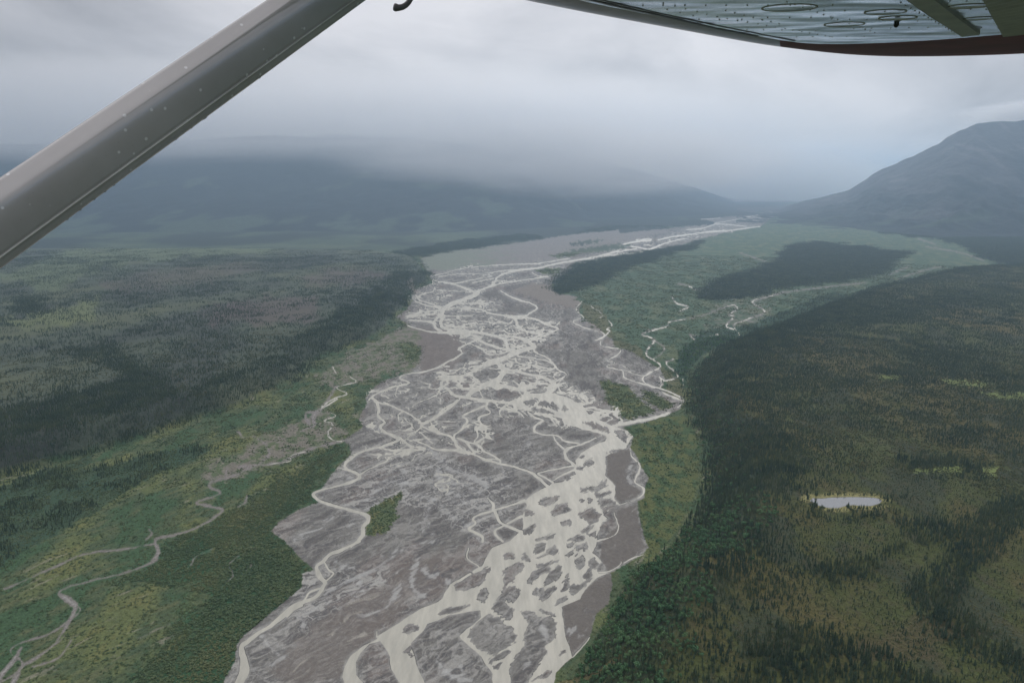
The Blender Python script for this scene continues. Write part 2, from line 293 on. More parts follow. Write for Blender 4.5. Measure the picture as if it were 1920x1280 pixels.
POND = [(1518,938),(1524,933),(1540,934),(1560,932),(1600,931),(1636,932),(1648,934),(1654,938),(1650,943),(1634,948),(1615,948),(1600,946),(1585,948),(1572,952),(1556,952),(1540,949),(1526,944)]

# ------------------------------------------------------------------ ground grid (log-spaced sheet in front of the aircraft)
colsP = np.concatenate([np.arange(-700, -160, 9), np.arange(-160, 2090, 1.3), np.arange(2090, 2640, 9)])
rowsP = np.concatenate([np.arange(361, 430, 0.55), np.arange(430, 1450, 1.25)])
NC, NR = len(colsP), len(rowsP)
PX, PY = np.meshgrid(colsP.astype(f32), rowsP.astype(f32))
GX, GY = ground(PX, PY, 0.0)
GX = GX.astype(f32); GY = GY.astype(f32)
RR = np.sqrt(GX * GX + GY * GY)

def sd_poly(X, Y, poly):       # signed distance, negative inside
    p = np.array(poly, f32)
    d = np.full(X.shape, 1e12, f32); ins = np.zeros(X.shape, bool)
    n = len(p)
    for i in range(n):
        a = p[i]; b = p[(i + 1) % n]
        ex, ey = b - a
        wx = X - a[0]; wy = Y - a[1]
        t = np.clip((wx * ex + wy * ey) / (ex * ex + ey * ey + 1e-9), 0, 1)
        dd = (wx - ex * t) ** 2 + (wy - ey * t) ** 2
        np.minimum(d, dd, out=d)
        c = (a[1] > Y) != (b[1] > Y)
        ins ^= c & (X < (ex * (Y - a[1]) / (ey if abs(ey) > 1e-9 else 1e-9) + a[0]))
    d = np.sqrt(d)
    return np.where(ins, -d, d)

def boxof(poly, pad):
    xs = [p[0] for p in poly]; ys = [p[1] for p in poly]
    c0, c1 = np.searchsorted(colsP, [min(xs) - pad, max(xs) + pad])
    r0, r1 = np.searchsorted(rowsP, [min(ys) - pad, max(ys) + pad])
    return slice(r0, r1), slice(c0, c1)

def pmask(poly, soft=2.0, warp=0.0, scale=20.0, seed=0, X=None, Y=None, pad=30):
    """0..1 membership of every ground point in an outline with a ragged edge"""
    X = PX if X is None else X; Y = PY if Y is None else Y
    m = np.zeros(PX.shape, f32)
    s = boxof(poly, pad + 12)
    x, y = X[s], Y[s]
    sd = sd_poly(x, y, poly)
    if warp:
        sd = sd + warp * fbm(x / scale, y / scale * 1.6, 4, seed, 0.6)
    m[s] = sstep(soft, -soft, sd)
    return m

# ---- terrain heights
RTW = [ground(x, y) for x, y in RTERR]; LTW = [ground(x, y) for x, y in LTERR]
wob = fbm(GX / 130, GY / 130, 3, 31) * 26 + fbm(GX / 30, GY / 30, 3, 37) * 9
m_r = PX > 950
dR = np.zeros(PX.shape, f32)
dR[m_r] = -sd_poly(GX[m_r], GY[m_r], RTW)
m_l = PX < 840
dL = np.zeros(PX.shape, f32)
dL[m_l] = -sd_poly(GX[m_l], GY[m_l], LTW)
und = fbm(GX / 420, GY / 420, 4, 41)
def prof(d, w): return sstep(0, 1, np.clip(d / w, 0, 1)) ** 0.9
hR = 56 * prof(dR + wob * sstep(0, 40, dR), 135) * (dR > 0) + sstep(60, 400, dR) * und * 9
hL = (44 * prof(dL + wob * sstep(0, 40, dL), 95) + 0.010 * np.clip(dL, 0, 6000)) * (dL > 0) + sstep(60, 400, dL) * und * 12
flat = fbm(GX / 60, GY / 60, 3, 51) * 0.9 + 0.5
HZ = hR + hL
# pond: find the terrace level there and sink a basin
def hz_at(x, y):
    px, py = project(np.asarray(x, float), np.asarray(y, float), 0.0)
    fc = np.clip(np.interp(px, colsP, np.arange(NC)), 0, NC - 1.001); fr = np.clip(np.interp(py, rowsP, np.arange(NR)), 0, NR - 1.001)
    c0 = fc.astype(int); r0 = fr.astype(int); u = fc - c0; v = fr - r0
    return ((HZ[r0, c0] * (1 - u) + HZ[r0, c0 + 1] * u) * (1 - v) + (HZ[r0 + 1, c0] * (1 - u) + HZ[r0 + 1, c0 + 1] * u) * v)
zp = 55.0
for _ in range(4):
    zp = float(np.mean(hz_at(*ground(1588, 940, zp))))
ZPOND = zp
PONDW = [ground(x, y, ZPOND) for x, y in POND]
pc = np.mean(np.array(PONDW), 0)
near = (GX - pc[0]) ** 2 + (GY - pc[1]) ** 2 < 420 ** 2
sp = np.full(PX.shape, 999, f32)
sp[near] = sd_poly(GX[near], GY[near], PONDW)
k = sstep(180, 12, sp)
HZ = HZ * (1 - k) + (ZPOND + 0.25) * k
HZ = HZ + sstep(3, -5, sp) * -1.6
SX, SY = project(GX, GY, HZ)
SX = SX.astype(f32); SY = SY.astype(f32)

yc = [-1e5, 300, 1500, 2300, 3300, 4600, 1e5]; xc = [-870, -870, 10, 60, 160, 900, 20000]
GU = (GX - np.interp(GY, yc, xc)).astype(f32)         # offset from the valley's flow line
# ---- water distance field (photo-map units)
D = np.full(PX.shape, 60, f32)
wx_ = (fbm(GX / 22, GY / 22, 3, 61) * 2.6 + fbm(GX / 90, GY / 90, 2, 66) * 3.0) * np.clip(1400 / RR, 0.12, 1)
wy_ = (fbm(GX / 22, GY / 22, 3, 71) * 1.6 + fbm(GX / 90, GY / 90, 2, 76) * 2.0) * np.clip(1400 / RR, 0.12, 1)
QX = PX + wx_; QY = PY + wy_
def smooth_line(pts):
    p = [np.array(q, float) for q in pts]
    if len(p) < 3: return p
    out = []
    P = [2 * p[0] - p[1]] + p + [2 * p[-1] - p[-2]]
    for i in range(1, len(P) - 2):
        for t in (0, .25, .5, .75):
            a, b, c, d = P[i-1], P[i], P[i+1], P[i+2]
            q = 0.5 * ((2*b) + (c-a)*t + (2*a-5*b+4*c-d)*t*t + (3*b-a-3*c+d)*t**3)
            out.append(q)
    out.append(p[-1])
    return out
def lines_field(D, lines, pad=14, wk=1.0):
    for ky, pts in lines:
        pl = smooth_line(cv(ky, pts))
        for a, b in zip(pl[:-1], pl[1:]):
            w = max(a[2], b[2]) / 2 + pad
            c0, c1 = np.searchsorted(colsP, [min(a[0], b[0]) - w, max(a[0], b[0]) + w])
            r0, r1 = np.searchsorted(rowsP, [min(a[1], b[1]) - w, max(a[1], b[1]) + w])
            if c1 <= c0 or r1 <= r0: continue
            s = (slice(r0, r1), slice(c0, c1))
            x = QX[s] - a[0]; y = QY[s] - a[1]
            ex, ey = b[0] - a[0], b[1] - a[1]
            t = np.clip((x * ex + y * ey) / (ex * ex + ey * ey + 1e-9), 0, 1)
            d = np.sqrt((x - ex * t) ** 2 + (y - ey * t) ** 2) - (a[2] + (b[2] - a[2]) * t) * 0.5 * wk
            D[s] = np.minimum(D[s], d)
lines_field(D, [(k_, [(q[0], q[1], q[2] if q[2] < 22 else 22 + (q[2] - 22) * 0.62) for q in pts] if k_ in (5, 6) else pts) for k_, pts in LINES if k_ not in (9, 11)], 14, 0.84)
Ds = np.full(PX.shape, 60, f32)
lines_field(Ds, [(k_, [(q[0], q[1], q[2] * 0.6) for q in pts]) for k_, pts in LINES if k_ == 9])
D = np.minimum(D, Ds + fbm(GX / 35, GY / 60, 3, 97) * 2.2)
D += fbm(GX / 26, GY / 40, 3, 98) * 1.3 * sstep(6, 2, np.abs(D)) * np.clip(1600 / RR, .3, 1)
isl = np.full(PX.shape, 60, f32)
for ky, p in ISL:
    p = cv(ky, p); s = boxof(p, 14)
    isl[s] = np.minimum(isl[s], sd_poly(QX[s], QY[s], p))
feather = (fbm((GU + fbm(GX / 40, GY / 40, 2, 78) * 14) / 4.5, GY / 42, 4, 77, 0.62) * 7.5 + fbm(GX / 16, GY / 22, 3, 79) * 3.5) * np.clip(1400 / RR, 0.2, 1)
for p in FILLS[:1]:
    s = boxof(p, 16)
    d = sd_poly(QX[s], QY[s], p)
    d = np.maximum(d, -(isl[s] - 2.0 + feather[s]))
    D[s] = np.minimum(D[s], d)
s5 = boxof(FILLS[1], 0)

# braids between the digitised channels: edges of warped cells stretched down-valley
def ppm_(r): return FPX / r
def voro(x, y, seed):
    xi = np.floor(x).astype(np.int32); yi = np.floor(y).astype(np.int32)
    f1 = np.full(x.shape, 9, f32); f2 = np.full(x.shape, 9, f32)
    for dx in (-1, 0, 1):
        for dy in (-1, 0, 1):
            cx = xi + dx; cy = yi + dy
            h = _perm[(_perm[(cx + seed) & 255] + cy) & 255]; h2 = _perm[(h + 57 + seed) & 255]
            d = np.sqrt((cx + 0.12 + 0.76 * h / 255 - x) ** 2 + (cy + 0.12 + 0.76 * h2 / 255 - y) ** 2).astype(f32)
            f2 = np.minimum(f2, np.maximum(f1, d)); f1 = np.minimum(f1, d)
    return f2 - f1
WET = [([(815,690),(900,672),(960,676),(1060,715),(1120,745),(1180,785),(1160,815),(1060,795),(960,778),(880,768),(820,740)], 1.25),
       ([(765,600),(780,570),(860,560),(900,545),(960,590),(1050,600),(1045,640),(1000,650),(1050,700),(1060,740),(1180,790),(1080,790),(960,770),(850,750),(825,710),(900,680),(880,640),(830,610)], 1.0),
       ([(690,735),(830,700),(900,760),(940,870),(850,860),(690,850)], 0.42),
       ([(770,560),(810,522),(900,512),(1080,492),(1030,520),(900,545),(840,575),(770,590)], 0.5),
       ([(1090,488),(1180,462),(1330,424),(1440,396),(1460,400),(1330,440),(1210,472)], 0.85),
       ([(830,500),(960,495),(1090,490),(1000,512),(830,520)], 0.6),
       ([(740,850),(900,860),(1000,930),(900,1010),(820,1040),(720,960)], 0.2)]
wet = np.zeros(PX.shape, f32)
for i, (p, wv) in enumerate(WET):
    wet = np.maximum(wet, pmask(p, 10, 14, 30, 80 + i) * wv)
sel = wet > 0.02
x, y = GX[sel], GY[sel]
xx = x + fbm(x / 150, y / 150, 3, 90) * 120 + fbm(x / 36, y / 50, 3, 91) * 34; yy = y + fbm(x / 150, y / 150, 3, 95) * 130 + fbm(x / 40, y / 50, 3, 92) * 34
rot = 0.10
u = xx * math.cos(rot) - yy * math.sin(rot); v = xx * math.sin(rot) + yy * math.cos(rot)
sc = np.where(RR[sel] > 4000, 2.0, 1.0)
e1 = voro(u / (75 * sc), v / (150 * sc), 3) * 75 * sc / 2
e2 = voro(u / (38 * sc), v / (85 * sc), 19) * 38 * sc / 2
pw = fbm(x / 200, y / 260, 4, 99, 0.65)
ppm = FPX / RR[sel]
w1 = (4.2 * wet[sel] + pw * 8 - 0.7) ; w2 = (2.4 * wet[sel] + pw * 7 - 1.2)
dv = np.minimum(e1 - w1, e2 - w2) * ppm
lo = w1 < 0.4; dv = np.where(lo & (w2 < 0.3), 30, dv)
dv = np.where(isl[sel] < 2, 30, dv)
D[sel] = np.minimum(D[sel], dv)

gravel_m = pmask(GRAVEL, 0.8, 3.0, 9, 101)
tan_m = pmask(TANFLAT, 3, 6, 20, 103)
spar = np.maximum(pmask(SPARSE, 4, 16, 14, 105), pmask(SPARSE2, 4, 16, 14, 107))
spar3 = pmask(SPARSE3, 3, 8, 12, 109)
barv = np.zeros(PX.shape, f32)
for i, p in enumerate(BARVEG):
    barv = np.maximum(barv, pmask(p, 1.5, 10, 7, 111 + i))
gravel_m = gravel_m * (1 - barv)
creek = np.full(PX.shape, 60, f32)
lines_field(creek, [l for l in LINES if l[0] in (9, 11)] + [
  (11, [(1070,155,6),(1100,180,5),(1150,175,4),(1200,220,8),(1205,270,10),(1120,320,8),(1050,350,8),(950,380,9),(945,405,12),(990,430,9),(890,465,9),(900,480,8),(1000,500,12),(960,540,12),(870,590,10),(770,620,10),(700,640,12),(715,700,26),(680,740,16),(600,770,8)]),
  (11, [(20,860,4),(200,780,4),(380,705,5),(560,680,4),(700,655,4)]), (11, [(1020,320,4),(1015,350,6)]),
  (11, [(270,885,20),(320,920,40),(340,950,30),(290,1040,16),(250,1100,10)]), (11, [(290,1070,4),(180,1160,12),(110,1200,14),(60,1280,30)]),
  (11, [(320,1090,3),(260,1170,7),(150,1210,10)]), (11, [(0,1260,30),(60,1180,30),(100,1120,14)]),
  (11, [(1080,710,4),(1030,750,5),(1045,800,4),(1000,850,3)]), (11, [(860,750,3),(880,715,4),(960,680,3)]), (11, [(1110,440,5),(1100,470,4),(1070,490,3)]),
  (11, [(670,590,4),(680,610,4),(655,640,4)]), (11, [(1130,750,3),(1090,800,3)]),
  (9, [(560,575,4),(720,530,5),(950,500,5),(1130,480,4)]), (9, [(1250,440,5),(1340,400,5)]), (9, [(1290,460,4),(1400,425,4),(1500,400,3)]),
  (9, [(400,610,3),(330,640,3),(240,660,3)]), (9, [(530,665,8),(600,690,7),(620,720,8)]), (9, [(1430,300,3),(1600,330,3),(1720,370,4)]),
  (9, [(1390,260,4),(1480,290,3)]), (9, [(500,330,3),(640,380,3)]), (9, [(250,740,4),(350,750,4),(450,720,4),(520,690,4)]),
  (6, [(340,790,26),(200,990,30),(60,1040,30),(100,1130,30)]), (4, [(540,60,20),(420,150,50),(430,240,40),(300,300,18)]), (4, [(680,385,20),(470,430,26),(350,470,22),(220,530,26),(100,580,22),(-100,600,20),(-240,620,16)]),
 ], 16, 0.68)
# ------------------------------------------------------------------ surface colours
C = np.zeros(PX.shape + (3,), f32)
C[:] = alb(76, 90, 60)
n1 = fbm(GX / 90, GY / 160, 4, 201); n2 = fbm(GX / 24, GY / 40, 4, 205); n3 = fbm(GX / 7, GY / 9, 3, 209); n4 = fbm(GX / 400, GY / 700, 4, 213)
nd = fbm((GU + n1 * 20) / 12, GY / 75, 4, 219)
mixc(C, alb(66, 84, 60), sstep(0.0, 0.25, nd) * 0.7)
mixc(C, alb(102, 104, 70), sstep(0.05, 0.28, -nd) * 0.5)
# river flats: green brush, ochre mats, dry silt traces
mixc(C, alb(92, 102, 60), sstep(-0.02, 0.28, n1 + 0.3 * n2))
mixc(C, alb(62, 88, 58), sstep(0.0, 0.25, -n1 + 0.5 * n2))
mixc(C, alb(116, 110, 58), sstep(0.18, 0.36, n1 * 0.6 + n2 * 0.5) * 0.35)
mixc(C, alb(138, 132, 116), sstep(0.26, 0.40, fbm((GU + n1 * 20) / 12, GY / 60, 4, 217)) * sstep(-0.05, .15, n1) * 0.6)
th = pmask(THICK, 7, 34, 18, 221); thc = pmask(THICKC, 12, 34, 18, 223)
mixc(C, alb(52, 84, 56), th * (0.62 + 0.38 * sstep(-0.1, 0.15, n2 - n1 * 0.6)) )
mixc(C, alb(92, 95, 56), th * sstep(0.02, 0.3, n1 + n2 * 0.5) * (1 - thc) * 0.85)
mixc(C, alb(44, 80, 54), thc * 0.6)
s1 = np.maximum(pmask(SPR1, 2, 12, 20, 225), pmask(SPR2, 2, 10, 20, 227))
mixc(C, alb(52, 76, 58), s1 * 0.8)
# the delta east of the river
delta = sstep(1030, 1070, PX) * sstep(700, 640, PY - (PX - 1200) * 0.1) * (hR < 1) 
mixc(C, alb(72, 96, 72), delta * 0.85)
mixc(C, alb(56, 82, 62), delta * sstep(0.0, 0.25, fbm(GX / 45, GY / 120, 4, 228)) * 0.6)
mixc(C, alb(98, 106, 76), delta * sstep(0.0, 0.3, n1 + 0.3 * n2) * 0.7)
mixc(C, alb(96, 96, 66), pmask(EDGEYEL, 2, 6, 10, 229) * 0.8)
k9 = pmask([(1345,560),(1440,545),(1450,590),(1430,625),(1370,640),(1300,640),(1330,600)], 6, 22, 14, 231)
mixc(C, alb(120, 116, 104), k9 * sstep(-0.15, 0.25, n2) * 0.55)
eye = pmask([(1186,790),(1290,778),(1312,830),(1310,880),(1303,930),(1275,985),(1242,1030),(1215,1048),(1208,1000),(1198,940),(1212,900),(1180,850)], 2, 4, 12, 233)
mixc(C, alb(88, 96, 54), eye); mixc(C, alb(62, 86, 54), eye * sstep(-0.1, 0.2, n2 - n1 * .3) * 0.9)
# gravel bed
wxs = fbm(GX / 70, GY / 90, 3, 241) * 30; wys = fbm(GX / 70, GY / 90, 3, 243) * 30
gf = np.clip(RR / 1500, 1, 4)
st1 = fbm((GU + wxs) / (11 * gf), (GY + wys) / (52 * gf), 5, 245, 0.6); st2 = fbm((GU + wxs * 0.6) / (26), (GY + wys) / 80, 4, 249)
st3 = fbm((GU + wxs * 1.3) / (3.4 * gf), (GY + wys) / (13 * gf), 4, 259, 0.6)
g = np.zeros_like(C); g[:] = alb(112, 110, 104)
mixc(g, alb(116, 107, 100), sstep(0.0, 0.22, fbm(GX / 120, GY / 260, 4, 251)))
mixc(g, alb(92, 89, 86), sstep(0.0, 0.25, -st2) * 0.9)
mixc(g, alb(78, 77, 77), sstep(0.05, 0.3, -st3) * 0.6)
rid = 1 - np.abs(st1) * 7
vz = fbm(GX / 45, GY / 45, 3, 268) * 34
vz2 = fbm(GX / 14, GY / 14, 2, 269) * 8
gs = gravel_m > 0.01
def vband(sx_, sy_, seed, wdt):
    o = np.full(PX.shape, 30, f32)
    e = voro((GU[gs] + vz[gs] + vz2[gs]) / sx_, (GY[gs] + vz[gs] * 1.4) / sy_, seed) * sx_ / 2
    o[gs] = (e - wdt * (0.4 + 1.6 * sstep(-0.2, 0.3, st2[gs] + st3[gs] * 0.5))) / (wdt + 1e-3)
    return o
silt_zone = sstep(-0.25, 0.2, fbm(GX / 150, GY / 240, 3, 255)) * 0.75 + 0.25
zone2 = pmask([(690,830),(830,830),(960,880),(1000,930),(900,1020),(840,1060),(760,1120),(640,1180),(560,1230),(540,1000),(700,900)], 30, 30, 40, 257)
brown = pmask([(600,1160),(720,1090),(830,1030),(800,1090),(720,1180),(640,1270),(560,1290),(500,1260)], 10, 20, 30, 260)
mixc(g, alb(112, 105, 98), brown * 0.8)
mixc(g, alb(150, 147, 141), np.clip(sstep(0.25, 1.0, rid) * silt_zone * (0.55 + 0.45 * zone2) * (1 - 0.6 * brown), 0, 1) * 0.42)
mixc(g, alb(162, 160, 153), sstep(0.14, 0.30, st3 + 0.5 * st1) * silt_zone * (1 - 0.5 * brown) * 0.5)
mixc(g, alb(170, 165, 150), sstep(0.22, 0.38, st1) * brown * 0.5)
vb1 = vband(30, 74, 29, 1.9); vb2 = vband(13, 36, 43, 0.9); vb3 = vband(19, 46, 71, 1.2)
dryb = np.clip(0.5 + 0.5 * zone2, 0, 1) * np.clip(silt_zone * 1.35, 0, 1) * (1 - 0.8 * brown)
mixc(g, alb(166, 164, 157), sstep(0.4, -0.3, vb1) * dryb * 0.85 * sstep(3600, 2000, RR))
mixc(g, alb(156, 155, 150), sstep(0.4, -0.3, vb2) * dryb * 0.8 * sstep(2200, 1300, RR) * sstep(-0.1, 0.2, st1))
mixc(g, alb(158, 157, 150), sstep(0.4, -0.3, vb3) * dryb * 0.85 * sstep(2600, 1500, RR) * sstep(-0.05, 0.15, -st1))
mixc(g, alb(76, 75, 75), sstep(1.8, 1.1, vb3) * sstep(0.4, 0.8, vb3) * dryb * 0.5 * sstep(2600, 1500, RR))
mixc(g, alb(88, 87, 88), sstep(1.8, 1.1, vb1) * sstep(0.4, 0.8, vb1) * dryb * 0.75)
# flow rings (old channel scars) on the near bars
ring = np.abs(np.sin((st2 * 9 + fbm(GX / 45, GY / 70, 3, 263) * 7) * 3))
mixc(g, alb(150, 150, 150), sstep(0.3, 0.0, ring) * 0.22 * silt_zone)
mixc(g, alb(92, 92, 96), sstep(0.96, 1.0, ring) * 0.3)
# silt fringe beside water, dark damp cut banks
Dm = D + fbm(GX / 12, GY / 20, 3, 265) * 5
mixc(g, alb(140, 139, 134), sstep(7, 1, Dm) * 0.5)
mixc(g, alb(152, 150, 142), sstep(2.6, 0.4, D + nd * 7) * 0.6)
mixc(g, alb(66, 66, 67), sstep(1.9, 0.6, D) * sstep(-0.6, 0.3, D) * sstep(-0.05, 0.2, fbm(GX / 35, GY / 35, 3, 267)) * 0.85)
# plain reaches beside the main channel (fresh grey-brown gravel sheets)
sheet = np.maximum(pmask(cv(3,[(1530,500),(1600,480),(1730,450),(1740,560),(1700,700),(1720,760),(1830,830),(1800,880),(1650,930),(1600,890),(1605,780),(1525,690)]), 2, 3, 10, 271),
        pmask([(1155,960),(1192,945),(1204,1014),(1212,1026),(1190,1045),(1142,1072),(1125,1045),(1130,1010),(1160,985)], 2, 4, 10, 273))
sheet = np.maximum(sheet, pmask(cv(1,[(1130,590),(1330,440),(1440,340),(1545,290),(1600,420),(1570,560),(1400,680),(1380,840),(1210,1000),(1150,850)]), 2, 3, 10, 275))
mixc(g, alb(107, 102, 96), sheet * 0.9)
mixc(g, alb(98, 93, 90), sheet * sstep(0.1, 0.3, st3) * 0.3)
mixc(g, alb(158, 156, 152), sheet * sstep(0.3, 0.42, st1) * 0.4)
# upstream left bar: warm
ub = pmask([(700,645),(760,612),(850,618),(870,650),(850,690),(790,700),(787,655)], 6, 10, 20, 277)
mixc(g, alb(112, 104, 98), ub * 0.8)
# single old dry channel curving across the lower bar
dry = np.full(PX.shape, 60, f32)
lines_field(dry, [(2, [(1920,0,14),(1700,60,16),(1540,110,20),(1470,190,18),(1340,260,14),(1160,340,14),(1000,410,14),(900,490,14)]),
  (2, [(1600,420,40),(1540,510,36),(1450,610,26),(1330,655,10),(1200,660,8)]), (2, [(340,860,16),(400,940,20),(490,1020,12)]),
  (2, [(1220,380,12),(1260,460,30),(1310,490,14)]), (2, [(830,610,12),(700,690,26),(720,770,50)]), (2, [(540,1050,20),(440,1120,12)]),
  (2, [(1750,200,40),(1700,330,50),(1720,440,50),(1800,500,30)]), (2, [(1800,250,40),(1870,320,30),(1920,350,30)]), (2,[(1000,180,10),(1040,210,24),(1170,240,24)]),
  (1, [(0,300,24),(60,330,26),(110,380,26)]), (1, [(0,1080,40),(80,1180,40),(180,1230,30),(300,1260,20)]), (1, [(215,1170,14),(210,1140,10)]), (1, [(840,1080,8),(770,1160,22)]),
  (1, [(940,760,26),(980,860,40)]), (1, [(1190,810,50),(1230,800,40)]), (1, [(1280,860,20),(1310,850,14)]), (1, [(1310,665,6),(1370,625,8)]),
  (3, [(1730,600,20),(1720,700,30),(1740,750,30)]), (3, [(0,640,20),(30,740,16),(130,760,14),(240,770,14),(360,840,12),(450,890,10)]), (3,[(70,620,14),(200,670,30),(400,740,50),(430,780,30)]),
  (3, [(0,780,14),(80,830,14),(200,880,26),(260,960,20)]), (3, [(40,1000,14),(150,1070,18),(270,1130,10)]), (3,[(770,460,16),(800,420,12),(830,390,8)]), (3, [(590,660,10),(610,700,14)]), (3,[(640,780,10),(660,800,16)]),
  (4, [(1460,440,9),(1540,530,9),(1600,590,10),(1520,650,10),(1570,720,12),(1760,760,8)]), (4,[(1170,590,6),(1260,690,8),(1150,740,8),(960,850,16),(900,910,10)]),
  (4, [(1200,790,12),(1300,860,9),(1450,890,9),(1540,930,14),(1640,1040,9),(1720,1100,9),(1800,1130,6)]), (4, [(1470,950,9),(1440,1050,8),(1430,1100,8),(1470,1140,9),(1410,1190,9),(1490,1220,9)]),
  (4, [(1650,950,9),(1750,920,18),(1790,960,20)]), (4, [(590,1070,6),(530,1110,14)]), (4, [(780,1100,24),(740,1140,10)]), (4,[(980,940,6),(960,970,8),(880,1020,6)]), (4,[(700,680,10),(760,720,18)]),
  (4, [(1010,770,6),(1150,745,20),(1250,770,30)]), (4, [(250,1260,6),(360,1210,10),(500,1160,8)]), (4,[(880,260,8),(1000,270,10)]), (4,[(830,180,10),(880,230,10)]), (4,[(910,50,6),(840,160,6)])], 10)
dm_ = dry + n3 * 4 + st1 * 16 + n2 * 6
mixc(g, alb(166, 166, 162), sstep(2.5, -4.0, dm_) * 0.75)
mixc(g, alb(96, 96, 99), sstep(3.2, 2.0, dm_) * sstep(1, 2.2, dm_) * 0.5)
mixc(g, alb(126, 122, 118), tan_m * 0.8); mixc(g, alb(112, 122, 104), tan_m * sstep(980, 860, PX + n1 * 120) * 0.75)
mixc(g, alb(126, 119, 110), spar3 * 0.85)
# apply gravel
keep = sstep(0.05, -0.05, spar - 1.2)
mg = gravel_m
C += (g - C) * mg[..., None]
sv = spar * (1 - barv)
sc_ = np.zeros_like(C); sc_[:] = alb(118, 112, 102); mixc(sc_, alb(84, 96, 66), sstep(-0.08, 0.12, n2 + 0.6 * n3)); mixc(sc_, alb(140, 134, 118), sstep(0.2, 0.35, -n3) * 0.6)
C += (sc_ - C) * (sv * 0.9)[..., None]
mixc(C, alb(82, 96, 62), barv * 0.9); mixc(C, alb(108, 106, 62), barv * sstep(0.0, 0.2, n2) * 0.6)
cg = creek + n3 * 2.5 + n2 * 3
mixc(C, alb(126, 120, 116), sstep(2.2, -0.8, cg) * (1 - mg) * 0.9)
mixc(C, alb(152, 150, 146), sstep(-1.5, -5, cg) * (1 - mg) * 0.6)
# channel bed
mixc(C, alb(140, 140, 134), sstep(0.3, -0.5, D))
# far forest patches on the plain
fo = np.zeros(PX.shape, f32)
for i, p in enumerate(FOREST):
    fo = np.maximum(fo, pmask(p, 1.2, 11, 12, 281 + i))
fo *= (hR < 1)
mixc(C, alb(44, 58, 54), fo * 0.95)
al_e = pmask(ALDER_EDGE, 3, 8, 16, 289) * (hR < 3)
mixc(C, alb(46, 74, 56), al_e * 0.9)
# beyond the river on the left: far flats
farL = sstep(476, 468, SY) * sstep(6, -6, PX - np.interp(PY, [361, 392, 437, 470], [1500, 1465, 1350, 1280])) * (1 - gravel_m)
fb = fbm(GX / 900, GY / 1500, 4, 291)
mixc(C, alb(64, 80, 62), farL * (1 - fo)); mixc(C, alb(90, 102, 76), farL * (1 - fo) * sstep(0.0, 0.2, fbm(GX / 500, GY / 420, 4, 293)) * sstep(430, 450, SY) * 0.4); mixc(C, alb(44, 56, 50), farL * sstep(-0.15, 0.15, fb + (445 - SY) * 0.008))
# ---- left terrace
LT = sstep(2, 12, hL)
lt = np.zeros_like(C); lt[:] = alb(74, 84, 70)
mixc(lt, alb(92, 98, 70), sstep(0.0, 0.3, n4 + 0.15 * n1) * 0.55)
mixc(lt, alb(62, 68, 64), sstep(0.0, 0.3, -n4 + 0.15 * n1) * 0.7)
red = np.maximum(pmask([(370,590),(480,560),(590,555),(600,600),(500,610),(400,605)], 10, 24, 40, 301, SX, SY, 60), pmask([(560,520),(700,500),(740,520),(600,540)], 8, 20, 40, 303, SX, SY, 60))
red = np.maximum(red, 0.7 * pmask([(190,530),(330,500),(480,490),(500,510),(300,540),(200,545)], 8, 20, 40, 305, SX, SY, 60))
mixc(lt, alb(92, 80, 80), red * 0.6)
yel = pmask([(0,600),(60,590),(180,560),(180,600),(60,615)], 8, 24, 30, 307, SX, SY, 60)
mixc(lt, alb(104, 114, 70), yel * 0.7)
mixc(lt, alb(92, 106, 76), pmask([(0,520),(120,470),(400,440),(620,440),(500,470),(200,500),(100,545)], 8, 24, 40, 309, SX, SY, 60) * 0.8)
C += (lt - C) * LT[..., None]
cliff = pmask(cv(7,[(60,740),(120,800),(100,830),(70,830),(20,770)]), 2, 5, 6, 311)
mixc(C, alb(140, 132, 124), cliff * 0.9)
# ---- right terrace
RT = sstep(2, 14, hR)
rt = np.zeros_like(C); rt[:] = alb(70, 78, 38)
mixc(rt, alb(84, 80, 42), sstep(0.0, 0.3, n4 + 0.5 * n1)); mixc(rt, alb(60, 68, 48), sstep(0.0, 0.25, -n1 + 0.3 * n2))
mixc(rt, alb(82, 76, 46), sstep(0.1, 0.3, n2) * 0.35); mixc(rt, alb(64, 60, 44), sstep(0.1, 0.3, n3 + n2 * .3) * 0.5)
mixc(rt, alb(78, 70, 48), pmask([(1620,1190),(1780,1150),(1830,1180),(1700,1250),(1600,1240)], 14, 30, 40, 321, SX, SY, 60) * 0.7)
for i, p in enumerate([[(1645,703),(1690,703),(1692,712),(1650,714)], [(1762,710),(1850,713),(1852,724),(1790,724)], [(1840,735),(1960,738),(1960,752),(1860,746)], [(1840,876),(1872,876),(1870,892),(1842,890)], [(1705,880),(1800,872),(1805,886),(1715,886)], [(1780,655),(1815,650),(1810,662)]]):
    m = pmask(p, 1.5, 7, 8, 331 + i, SX, SY, 70)
    mixc(rt, alb(108, 122, 62) if i < 5 else alb(120,120,70), m * 0.9)
C += (rt - C) * RT[..., None]
rim = sstep(19, 8, sp + n3 * 6) * sstep(-4, 1.5, sp)
mixc(C, alb(134, 130, 78), rim * (near) * np.clip(sstep(-8, 10, GY - pc[1]) + sstep(pc[1] - 8, pc[1] - 16, GY) , 0, 1))
mixc(C, alb(70, 66, 50), sstep(1, -1, sp))
trail = np.full(PX.shape, 60, f32)
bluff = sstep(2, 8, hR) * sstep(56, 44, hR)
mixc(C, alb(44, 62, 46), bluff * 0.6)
mixc(C, alb(112, 100, 62), pmask(cv(1, [(1080,1277),(1300,1215),(1450,1170),(1500,1120),(1640,1010),(1670,1040),(1540,1150),(1450,1210),(1300,1281)]), 2, 4, 6, 341, SX, SY, 60) * 0.7)
C *= (1 + 0.16 * n3 + 0.08 * n2)[..., None]
C = np.clip(C, 0.012, 0.8)

